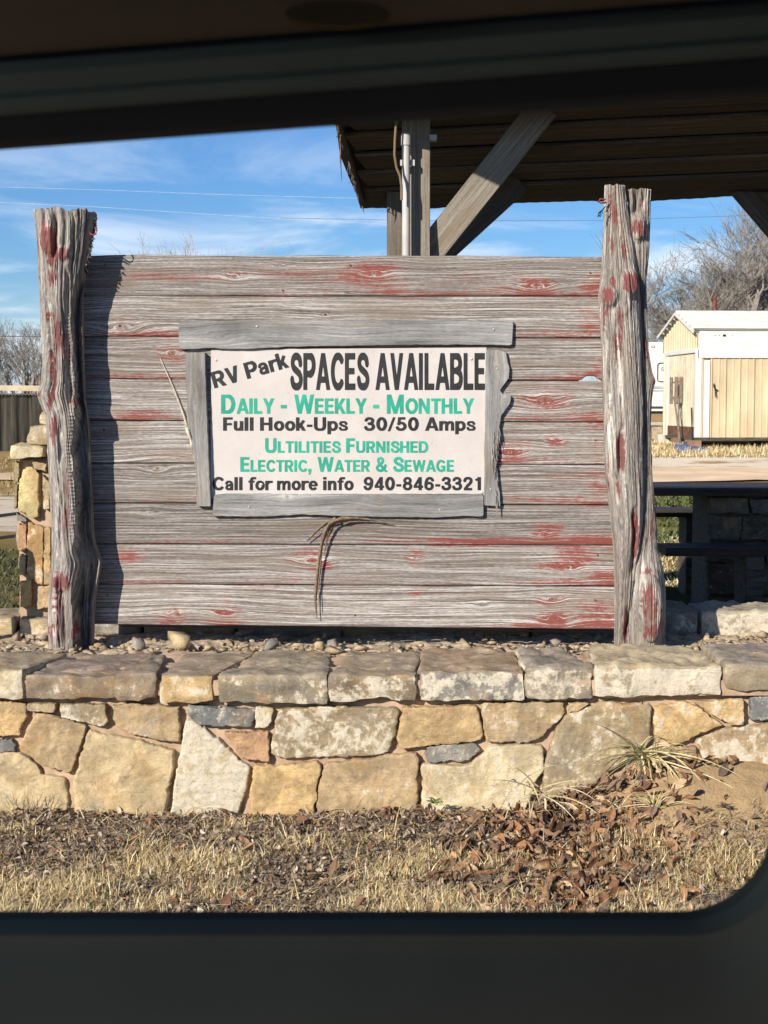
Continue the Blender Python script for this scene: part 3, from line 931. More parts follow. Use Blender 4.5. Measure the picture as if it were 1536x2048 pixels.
LT = [511, 593, 674, 759, 842, 927, 1007, 1089, 1169, 1250]
RT = [513, 594, 677, 763, 845, 931, 1011, 1092, 1174, 1261]
TONE = [.90, 1.04, .96, 1.05, 1.10, .93, .80, 1.0, 1.14]
for i in range(9):
    uL, zLt = uz(150, LT[i] - 0.3)
    _, zLb = uz(150, LT[i + 1])
    uR, zRt = uz(1252, RT[i] + 0.1)
    _, zRb = uz(1252, RT[i + 1])
    nu, nv = 470, 38
    U = np.linspace(uL, uR, nu)
    t = np.linspace(0, 1, nu)
    ztop = zLt + (zRt - zLt) * t + 0.0018 * fbm(U * 3, i * 3.1 + 0 * U, None, 11, 3)
    zbot = zLb + (zRb - zLb) * t + 0.0042 + 0.0015 * fbm(U * 4, i * 5.7 + 0 * U, None, 12, 3)
    if i == 0:
        ztop = ztop + 0.004 * fbm(U * 2.2, 0 * U, None, 19, 4)
    notch = np.zeros_like(U)
    if i == 2:
        notch = 0.019 * np.exp(-((U - uz(1181, 760)[0]) / 0.034) ** 4)
    s = np.linspace(0, 1, nv)
    UU = np.repeat(U[:, None], nv, 1)
    ZZ = ztop[:, None] * (1 - s) + (zbot + notch)[:, None] * s
    off = 0.0015 * fbm(UU * 2, ZZ * 14, None, 30 + i, 3) + (0.002 if i % 2 else 0.0)
    edge = np.minimum(s, 1 - s) * (ztop - zbot)[:, None]
    off = off - 0.004 * np.clip(1 - edge / 0.005, 0, 1) ** 2
    psi = ZZ.copy()
    kn = np.zeros_like(UU)
    for (a, b, r) in PK:
        if not (zbot.min() - 0.04 < b < ztop.max() + 0.04): continue
        dz = ZZ - b
        rho2 = ((UU - a) / 2.6) ** 2 + dz ** 2
        psi = psi - dz * np.exp(-rho2 / (3.2 * r) ** 2) * 0.45
        g = np.exp(-rho2 / (1.25 * r) ** 2)
        psi = psi * (1 - g) + (b + np.sqrt(rho2) * 0.9 + .002 * fbm(UU * 40, ZZ * 40, None, 44, 2)) * g
        kn = np.maximum(kn, np.clip(1 - (((UU - a) / 1.25) ** 2 + dz ** 2) / (r * 0.8) ** 2, 0, 1))
    psi = psi + 0.010 * fbm(UU * 1.3, ZZ * 4, None, 50 + i, 2) + 0.0022 * fbm(UU * 5, ZZ * 9, None, 70 + i, 2)
    pnt = paint_at(UU, ZZ, -0.02)
    low = np.clip((s - 0.82) / 0.18, 0, 1)[None, :] * 0.42 * (0.6 + vn(UU * 1.6, ZZ * 0 + i, None, 91))
    pnt = pnt + np.clip(low, 0, .4)
    front = from_uz(UU, ZZ, off + 0.0)
    nF = nu * nv
    gv = np.stack([UU, psi, np.full_like(UU, i * 3.7)], -1).reshape(-1, 3)
    pm = np.stack([pnt, kn, np.full_like(UU, TONE[i])], -1).reshape(-1, 3)
    faces = [grid_faces(nu, nv)[:, ::-1]]
    # back and edges, then a tongue that closes the joint to the board below
    rim_idx = np.concatenate([np.arange(nu) * nv, (nu - 1) * nv + np.arange(1, nv), (np.arange(nu - 2, -1, -1)) * nv + nv - 1, np.arange(nv - 2, 0, -1)])
    rim = front.reshape(-1, 3)[rim_idx] + NB * 0.022
    nr = len(rim)
    k = np.arange(nr)
    k2 = (k + 1) % nr
    faces.append(np.stack([rim_idx[k], rim_idx[k2], nF + k2, nF + k], -1))
    V = np.concatenate([front.reshape(-1, 3), rim])
    gv = np.concatenate([gv, gv[rim_idx]])
    pm = np.concatenate([pm, pm[rim_idx]])
    ntop = np.arange(nu)
    bot = nu + nv - 2 + np.arange(nu)
    faces.append(np.stack([nF + ntop[:-1], nF + ntop[1:], nF + bot[::-1][1:], nF + bot[::-1][:-1]], -1))
    if i < 8:
        segs = [(uL, uR)] if i != 2 else [(uL, uz(1158, 760)[0]), (uz(1203, 760)[0], uR)]
        for (ua, ub) in segs:
            tb = lambda q: np.interp(q, U, zbot)
            vv = []
            for q in (ua, ub):
                for (o2, dz) in ((-.008, .004), (-.008, -.010), (-.0185, -.010), (-.0185, .004)):
                    vv.append(from_uz(q, tb(q) + dz, o2))
            b0 = len(V)
            V = np.concatenate([V, np.array(vv)])
            gv = np.concatenate([gv, np.tile((0, 0, i), (8, 1))])
            pm = np.concatenate([pm, np.tile((-.5, 0, .35), (8, 1))])
            faces.append(b0 + np.array([(0, 1, 5, 4), (1, 2, 6, 5), (2, 3, 7, 6), (3, 0, 4, 7)]))
    o = mk('plank', V, np.concatenate(faces), M['plank'], sign, False, {'gv': gv, 'pm': pm})
    if i == 2:
        o['label'] = 'plank with a notch broken from its lower edge near the right log'
    elif i == 6:
        o['label'] = 'darker plank under the metal notice with red along its lower edge'
# back battens that the planks are nailed to, hidden behind the logs
for px_ in (150, 700, 1245):
    a, b = pp(px_, 530, -.045), pp(px_, 1245, -.045)
    MB().bar(a, b, .09, .04, UX).build('batten', M['darkwood'], sign)
# thin lip of the skirting strip under the lowest plank
a, b = pp(244, 1251.5, .004), pp(1228, 1264, .004)
MB().bar(a, b, .006, .024, (0, 0, 1)).build('lower_strip', M['frame'], sign)

for (px_, py_) in ((210, 530), (565, 580), (650, 628), (700, 530), (1180, 545), (205, 690), (208, 860), (205, 1110), (1190, 880), (1195, 1110), (1190, 1200), (215, 1190), (710, 1230), (700, 1050)):
    c = pp(px_, py_, .003)
    vs = [c + UX * (.0045 * math.cos(q)) + np.array([0, 0, .0045 * math.sin(q)]) - NB * h for h in (0, .0025) for q in np.linspace(0, 2 * math.pi, 8, endpoint=False)]
    MB().add(vs, [tuple(range(8))[::-1], tuple(range(8, 16))] + [(k, (k + 1) % 8, 8 + (k + 1) % 8, 8 + k) for k in range(8)]).build('nail', M['rust'], sign)


# ---- log posts
def log_mesh(outline, Yc, seed, root, patches, grooves=(), stubs=(), top=None, flute=0.10, nth=230, nz=400, name='log_post', tone=1.0, depth=0.95, fz=1.0, crack=1.0, ridge=None, pale=()):
    ol = np.array(outline, float)
    py = np.linspace(ol[0, 0], ol[-1, 0], nz)
    l, r = np.interp(py, ol[:, 0], ol[:, 1]), np.interp(py, ol[:, 0], ol[:, 2])
    for _ in range(3):
        for q in (l, r):
            q[1:-1] = .25 * q[:-2] + .5 * q[1:-1] + .25 * q[2:]
    cx = np.array([at((a + b) / 2, c, Yc)[0] for a, b, c in zip(l, r, py)])
    cz = np.array([at((a + b) / 2, c, Yc)[2] for a, b, c in zip(l, r, py)])
    hw = (r - l) / 2 * Yc / FPX * 0.985
    hd = np.convolve(np.pad(hw, 30, mode='edge'), np.ones(61) / 61, 'valid') * depth
    th = np.linspace(0, 2 * math.pi, nth, endpoint=False)
    T, I = np.meshgrid(th, np.arange(nz), indexing='ij')
    zc = cz[I]
    tw = T + 0.35 * zc
    cs, sn = np.cos(tw), np.sin(tw)
    n1 = fbm(cs * 2.1, sn * 2.1, zc * 1.1 * fz, seed, 3)
    rid = 1 - 2 * np.abs(vn(cs * 3.3, sn * 3.3, zc * 0.8 * fz, seed + 7))
    rid2 = 1 - 2 * np.abs(vn(cs * 7.5, sn * 7.5, zc * 1.7 * fz, seed + 9))
    fine = fbm(cs * 20, sn * 20, zc * 3.5, seed + 13, 3)
    disp = hw[I] * (1.0 * flute * n1 + 0.45 * flute * (rid - 0.25) + 0.22 * flute * rid2) + 0.0032 * fine + 0.0018 * fbm(cs * 45, sn * 45, zc * 9, seed + 14, 2)
    for q, (fr_, fz_, dep) in enumerate(((2.6, .55, .016), (4.5, .9, .010), (9.0, 1.6, .006))):     # checks: sharp cracks along the grain
        cr = vn(cs * fr_, sn * fr_, zc * fz_ * fz, seed + 70 + q)
        on = np.clip(vn(cs * 2, sn * 2, zc * 1.8, seed + 80 + q) * 2.5 + .35, 0, 1)
        disp = disp - crack * dep * np.exp(-(cr / (.07 + .03 * q)) ** 2) * on
    disp = disp - hw[I] * flute * 1.1 * np.clip(vn(cs * 5.5, sn * 5.5, zc * 0.7 * fz, seed + 21) - 0.45, 0, 1) * 2
    side = np.abs(np.cos(T)) ** 6
    disp = disp * (1 - 0.55 * side)
    a, b = hw[I] + disp, hd[I] + disp
    X = cx[I] + a * np.cos(T)
    Y = Yc + b * np.sin(T)
    Z = zc.copy()
    PX, PY_ = proj(np.stack([X, Y, Z], -1))
    frontness = np.clip(-np.sin(T) * 3, 0, 1)
    for (pts, wpx, dep) in grooves:
        g = np.array(pts, float)
        gx = np.interp(PY_, g[:, 0], g[:, 1])
        ends = np.clip((PY_ - g[0, 0]) / 25, 0, 1) * np.clip((g[-1, 0] - PY_) / 25, 0, 1)
        wv = 1 + 0.4 * vn(PY_ * 0.02, PY_ * 0 + seed, None, seed)
        q = np.exp(-((PX - gx + 3 * vn(PY_ * 0.03, 0 * PY_, None, seed + 2)) / (wpx * wv)) ** 2) * ends * frontness
        Y = Y + dep * q
    if ridge is not None:      # the right side of the trunk lies back behind a sharp edge with comb-like scars
        g = np.array(ridge, float)
        gx = np.interp(PY_, g[:, 0], g[:, 1]) + 2.5 * vn(PY_ * .04, 0 * PY_, None, seed + 3)
        on = np.clip((PY_ - 545) / 70, 0, 1) * frontness
        comb = np.clip((PY_ - 600) / 30, 0, 1) * np.clip((1095 - PY_) / 30, 0, 1) * np.exp(-((PX - gx + 5) / 7) ** 2)
        Y = Y + on * .115 * ss(0, 1, (PX - gx) / 9) + on * comb * .0035 * np.sin(PY_ * 2 * math.pi / 7.5)
    knob = np.zeros_like(X)
    for (kx, ky, rx, ry, h) in stubs:
        q = ((PX - kx) / rx) ** 2 + ((PY_ - ky) / ry) ** 2
        e = np.clip(1.25 - q, 0, 1) ** 0.6
        fr = (frontness > 0) * 1.0
        Y = Y - h * np.minimum(e * 1.3, 1) * fr
        lip = np.exp(-((np.sqrt(q) - 1.15) / .22) ** 2)
        Y = Y - 0.35 * h * lip * fr
        knob = np.maximum(knob, np.exp(-((q / 1.1) ** 3)) * fr)
    if top is not None:
        jag = top(np.cos(T), np.sin(T))
        k = np.clip(1 - I / (nz * 0.10), 0, 1)
        Z = Z + jag * k
    PX, PY_ = proj(np.stack([X, Y, Z], -1))
    pnt = -0.06 + 0.26 * fbm(cs * 2.5, sn * 2.5, zc * 2.2, seed + 31, 3) + 0.25 * np.clip(vn(cs * 3, sn * 3, zc * 1.5, seed + 33), 0, 1)
    jx = 5 * fbm(PX * .05, PY_ * .02, None, seed + 40, 3)
    for (a_, b_, rx, ry, s) in patches:
        q = ((PX + jx - a_) / rx) ** 2 + ((PY_ - b_) / ry) ** 2
        pnt = np.maximum(pnt, -0.2 + s * 1.3 * np.exp(-q ** 1.3 * 0.8) * frontness)
    tn = tone * np.clip(1.0 + .30 * fbm(cs * 3.2, sn * 3.2, zc * .9, seed + 60, 3), .6, 1.5)
    for (a_, b_, rx, ry, s) in pale:
        q = ((PX + jx * .6 - a_) / rx) ** 2 + ((PY_ - b_) / ry) ** 2
        tn = tn + s * np.exp(-q ** 1.3) * frontness * (.7 + .5 * fine)
    psi = T * 0.12 + 0.03 * n1 + 0.01 * fbm(PX * .03, PY_ * .008, None, seed + 50, 3)
    gv = np.stack([Z, psi, np.full_like(Z, seed * 1.1)], -1)
    pm = np.stack([pnt, 0 * Z, tn], -1)
    V = np.stack([X, Y, Z], -1).reshape(-1, 3)
    F = [grid_faces(nth, nz, True)[:, ::-1]]
    gv, pm = gv.reshape(-1, 3), pm.reshape(-1, 3)
    # weathered end grain on top: rings shrinking towards the heart
    prev = np.arange(nth) * nz
    topv = V[prev]
    cen = topv.mean(0) + np.array([0, 0, -0.012])
    for q in (0.8, 0.5, 0.2):
        v = cen + (topv - cen) * q
        v[:, 2] = cen[2] + (topv[:, 2] - cen[2]) * q ** 0.5 + 0.004 * fbm(v[:, 0] * 60, v[:, 1] * 60, None, seed, 2)
        idx = len(V) + np.arange(nth)
        V = np.concatenate([V, v]); gv = np.concatenate([gv, gv[prev]]); pm = np.concatenate([pm, np.tile((-.5, 0, tone * .9), (nth, 1))])
        F.append(np.stack([prev, np.roll(prev, -1), np.roll(idx, -1), idx], -1))
        prev = idx
    V = np.concatenate([V, cen[None]]); gv = np.concatenate([gv, gv[:1]]); pm = np.concatenate([pm, [[-.5, 0, tone]]])
    ce = len(V) - 1
    F.append(np.stack([prev, np.roll(prev, -1), np.full(nth, ce), np.full(nth, ce)], -1))
    return V, F, gv, pm


def join_logs(parts, name, root, label):
    V, F, G, P_, n = [], [], [], [], 0
    for v, f, g, p in parts:
        V.append(v); G.append(g); P_.append(p)
        F += [q + n for q in f]
        n += len(v)
    quads = np.concatenate(F)
    tri = quads[:, 2] == quads[:, 3]
    fl = [tuple(q) for q in quads[~tri]] + [tuple(q[:3]) for q in quads[tri]]
    o = mk(name, np.concatenate(V), fl, M['log'], root, True, {'gv': np.concatenate(G), 'pm': np.concatenate(P_)}, sharp=55)
    o['label'] = label
    return o


LO = [(424, 68, 192), (445, 70, 191), (470, 73, 186), (500, 75, 181), (540, 77, 172), (600, 80, 164), (660, 83, 164), (720, 86, 166), (765, 84, 168), (786, 74, 170), (800, 78, 172),
      (830, 90, 175), (880, 93, 178), (940, 97, 180), (1000, 100, 182), (1060, 104, 183), (1095, 104, 190), (1125, 103, 200), (1160, 100, 194), (1200, 97, 187), (1250, 96, 185), (1315, 99, 184)]
lp = [(96, 482, 24, 34, 1.05), (100, 500, 14, 40, .9), (126, 508, 13, 15, 1.0), (100, 556, 12, 22, .8), (100, 632, 14, 12, .8), (112, 670, 7, 40, .8), (125, 690, 8, 45, .7), (107, 790, 7, 40, .95), (112, 850, 12, 30, .7),
      (105, 870, 8, 24, .85), (102, 720, 10, 50, .5), (135, 970, 12, 40, .45), (135, 1040, 12, 40, .55), (122, 1165, 22, 22, 1.0), (115, 1210, 14, 60, .75), (108, 1265, 10, 30, .7), (150, 1260, 10, 25, .6), (155, 805, 16, 14, .75), (78, 790, 6, 6, .8), (140, 720, 6, 60, .5)]
LYC = 6.78
jag = lambda c, s: 0.016 * fbm(c * 3.2, s * 3.2, None, 71, 3) + 0.008 * np.sign(vn(c * 7, s * 7, None, 72)) * np.abs(vn(c * 7, s * 7, None, 72)) ** .5
left_log = join_logs([log_mesh(LO, LYC, 7, sign, lp,
    grooves=[([(425, 112), (470, 112), (520, 108)], 7, .035), ([(425, 150), (520, 146), (600, 140)], 4, .02), ([(530, 135), (640, 132), (740, 135), (830, 150)], 7, .030), ([(560, 165), (800, 168), (1050, 170), (1290, 170)], 4, .020), ([(850, 120), (1000, 122), (1120, 125)], 4, .012), ([(1150, 118), (1230, 125), (1310, 128)], 8, .03), ([(1100, 145), (1200, 150), (1310, 150)], 5, .025)],
    stubs=[(96, 480, 17, 26, .014), (157, 808, 13, 22, .045), (126, 506, 10, 12, .012), (120, 1165, 16, 16, .02)],
    top=jag, flute=.065, tone=.95, crack=.55, ridge=[(540, 152), (640, 138), (760, 147), (830, 150), (900, 142), (1000, 151), (1110, 145), (1200, 143), (1300, 152)])], 'log_post', sign, 'log post flared at its ragged top, casting a shadow on the planks')

RA = [(372, 1210, 1250), (430, 1208, 1257), (500, 1205, 1268), (560, 1202, 1276), (590, 1197, 1280), (640, 1199, 1282), (700, 1203, 1284), (760, 1204, 1286), (800, 1205, 1288), (850, 1207, 1288), (900, 1208, 1287),
      (950, 1210, 1288), (1000, 1216, 1288), (1050, 1221, 1286), (1100, 1226, 1280), (1140, 1228, 1272), (1180, 1229, 1266), (1230, 1229, 1262), (1292, 1228, 1262)]
RB = [(380, 1256, 1303), (400, 1257, 1301), (430, 1256, 1300), (470, 1256, 1299), (500, 1260, 1298), (560, 1268, 1292), (600, 1273, 1293), (650, 1276, 1295), (700, 1278, 1297), (745, 1278, 1304), (762, 1278, 1311), (778, 1279, 1306), (800, 1280, 1303),
      (850, 1283, 1301), (900, 1285, 1302), (950, 1285, 1304), (1000, 1284, 1309), (1050, 1280, 1313), (1100, 1272, 1316), (1135, 1262, 1326), (1180, 1256, 1331), (1230, 1253, 1331), (1292, 1252, 1330)]
rp = [(1225, 400, 10, 40, .6), (1232, 430, 14, 30, .7), (1243, 450, 8, 60, .45), (1222, 490, 6, 26, .8), (1250, 500, 10, 26, .75), (1262, 565, 14, 22, 1.05), (1216, 591, 13, 18, 1.05), (1228, 566, 9, 14, .8), (1212, 640, 8, 40, .75), (1240, 640, 10, 40, .7), (1238, 690, 10, 50, .8), (1262, 700, 6, 40, .5),
      (1243, 900, 9, 45, 1.0), (1218, 960, 6, 60, .6), (1235, 980, 8, 30, .7), (1272, 1080, 7, 60, .9), (1253, 1250, 8, 40, .95), (1222, 1120, 4, 60, .6), (1270, 600, 6, 30, .5)]
rpb = [(1275, 456, 14, 20, 1.05), (1284, 420, 6, 30, .5), (1290, 700, 7, 40, .7), (1308, 762, 8, 9, .9), (1292, 860, 6, 60, .6), (1300, 930, 5, 40, .5), (1305, 1060, 5, 40, .6), (1292, 1142, 12, 10, .85), (1300, 1205, 19, 54, .85), (1304, 1262, 20, 18, 1.0), (1320, 1240, 12, 50, .6), (1268, 1150, 6, 20, .8)]
jag2 = lambda c, s: 0.004 * fbm(c * 3, s * 3, None, 75, 2)
RYC = 6.74
pa = log_mesh(RA, RYC, 23, sign, rp, grooves=[([(860, 1243), (905, 1244), (960, 1242)], 5, .035), ([(1010, 1270), (1080, 1270), (1160, 1265)], 5, .03), ([(1210, 1255), (1292, 1254)], 5, .03), ([(760, 1222), (900, 1215), (1140, 1228)], 4, .012), ([(640, 1232), (740, 1240), (800, 1240)], 4, .010)],
              stubs=[(1262, 566, 14, 22, .028), (1216, 591, 15, 20, .030), (1240, 600, 22, 30, .012)], top=jag2, flute=.07, tone=1.05, fz=.6, crack=.4, pale=[(1211, 860, 7, 120, .7), (1217, 1000, 5, 110, .7), (1228, 620, 16, 34, .6), (1240, 760, 9, 70, .6), (1262, 480, 8, 60, .6), (1250, 960, 6, 50, .5)])
pb = log_mesh(RB, RYC + 0.025, 29, sign, rpb, grooves=[([(372, 1272), (440, 1272)], 6, .05), ([(372, 1286), (420, 1284)], 3, .03), ([(1060, 1300), (1130, 1292)], 4, .012)],
              stubs=[(1275, 456, 14, 22, .030), (1300, 1215, 22, 62, .050)], top=jag2, flute=.06, tone=1.05, depth=1.05, fz=.6, crack=.4, pale=[(1276, 480, 14, 40, .6), (1290, 410, 8, 40, .5), (1292, 900, 5, 160, .5), (1300, 1120, 16, 30, .5), (1322, 1210, 6, 70, .6)])
join_logs([pa, pb], 'log_post', sign, 'twin-stemmed log post with oval cut knots')

# splintered bark hanging on the flared log's inner edge, hooks
fr = MB()
rnd = random.Random(3)
for k in range(60):
    y = rnd.uniform(430, 545)
    xe = np.interp(y, [430, 470, 500, 540], [191, 187, 180, 172])
    p = at(xe - 2, y, LYC - .02 + rnd.uniform(-.02, .05))
    q = at(xe + rnd.uniform(1, 6), y + rnd.uniform(-2, 10), LYC - .02 + rnd.uniform(-.03, .03))
    fr.tube([p, (p + q) / 2, q], [.005, .0035, .0006], 4)
fr.build('bark_splinters', M['darkwood'], sign)
hk = [at(178, 466, LYC - .04), at(186, 470, LYC - .06), at(192, 468, LYC - .06), at(194, 461, LYC - .06), at(190, 454, LYC - .06)]
MB().tube(hk, .0035, 8).build('hook', simple_mat('red_hook', (0.30, 0.06, 0.06), 0.5), sign, True)
hk = [at(1212, 405, RYC - .06), at(1202, 406, RYC - .08), at(1196, 403, RYC - .08), at(1200, 398, RYC - .08), at(1211, 399, RYC - .07)]
MB().tube(hk, .004, 8).build('hook', simple_mat('red_hook_b', (0.30, 0.08, 0.07), 0.5), sign, True)
wire = MB()
wire.tube([at(a, b, RYC - .09) for a, b in ((1211, 412), (1205, 420), (1198, 425), (1196, 432), (1201, 433), (1206, 424))], .0022, 6)
wire.tube([at(a, b, RYC - .085) for a, b in ((1206, 420), (1197, 428), (1195, 434), (1200, 430), (1207, 416))], .0022, 6)
wire.build('wire', M['black'], sign, True)

# ---- the metal notice
notice_mat, t, b = new_mat('notice_metal')
n = noise(t, objc(t), 5, 6, 0.65)
n2_ = noise(t, vmul(t, objc(t), (60, 60, 14)), 1.0, 4, 0.6)
cc = mix(t, sstep(t, n, 0.35, 0.7), (0.495, 0.46, 0.435), (0.55, 0.518, 0.495))
cc = mix(t, math_n(t, 'MULTIPLY', sstep(t, n2_, 0.58, 0.75), 0.35), cc, (0.40, 0.36, 0.33))
cc = mix(t, math_n(t, 'MULTIPLY', sstep(t, noise(t, objc(t), 55, 4, .7), .60, .72), .4), cc, (.33, .28, .23))
setb(t, b, cc, 0.45, noise(t, objc(t), 4.5, 2), 0.25, 0.01, 0.4)
NO = 0.006
c4 = [(422, 699), (973, 695), (969, 992), (421, 996)]
V = [pp(x, y, NO) for x, y in c4] + [pp(x, y, NO - .003) for x, y in c4]
notice = mk('notice_board', V, [(3, 2, 1, 0), (4, 5, 6, 7), (0, 1, 5, 4), (1, 2, 6, 5), (2, 3, 7, 6), (3, 0, 4, 7)], notice_mat, sign)
notice['label'] = 'off-white metal notice with black and green lettering'
INK = simple_mat('black_vinyl', (0.022, 0.022, 0.024), 0.45, 0.15, 30)
GREEN = simple_mat('green_vinyl', (0.02, 0.32, 0.215), 0.45, 0.10, 12)


# ---- sign-writer's grotesque capitals, drawn as strokes and outlined by marching squares
def _arc(cx, cy, rx, ry, a0, a1, n=22):
    return [(cx + rx * math.cos(R(a)), cy + ry * math.sin(R(a))) for a in np.linspace(a0, a1, n)]


def _spl(p, n=8):
    p = [np.array(q, float) for q in p]
    out = []
    for i in range(len(p) - 1):
        a, b, c, d = p[max(i - 1, 0)], p[i], p[i + 1], p[min(i + 2, len(p) - 1)]
        for t in np.linspace(0, 1, n, endpoint=False):
            out.append(tuple(.5 * ((2 * b) + (c - a) * t + (2 * a - 5 * b + 4 * c - d) * t * t + (3 * b - a - 3 * c + d) * t ** 3)))
    return out + [tuple(p[-1])]


SV, SH = .20, .165
_S = [(.57, .70), (.52, .84), (.36, .917), (.19, .865), (.13, .73), (.20, .60), (.36, .515), (.53, .42), (.60, .28), (.53, .14), (.36, .083), (.17, .14), (.10, .30)]


def _ln(*p, w=SV): return (list(p), w)


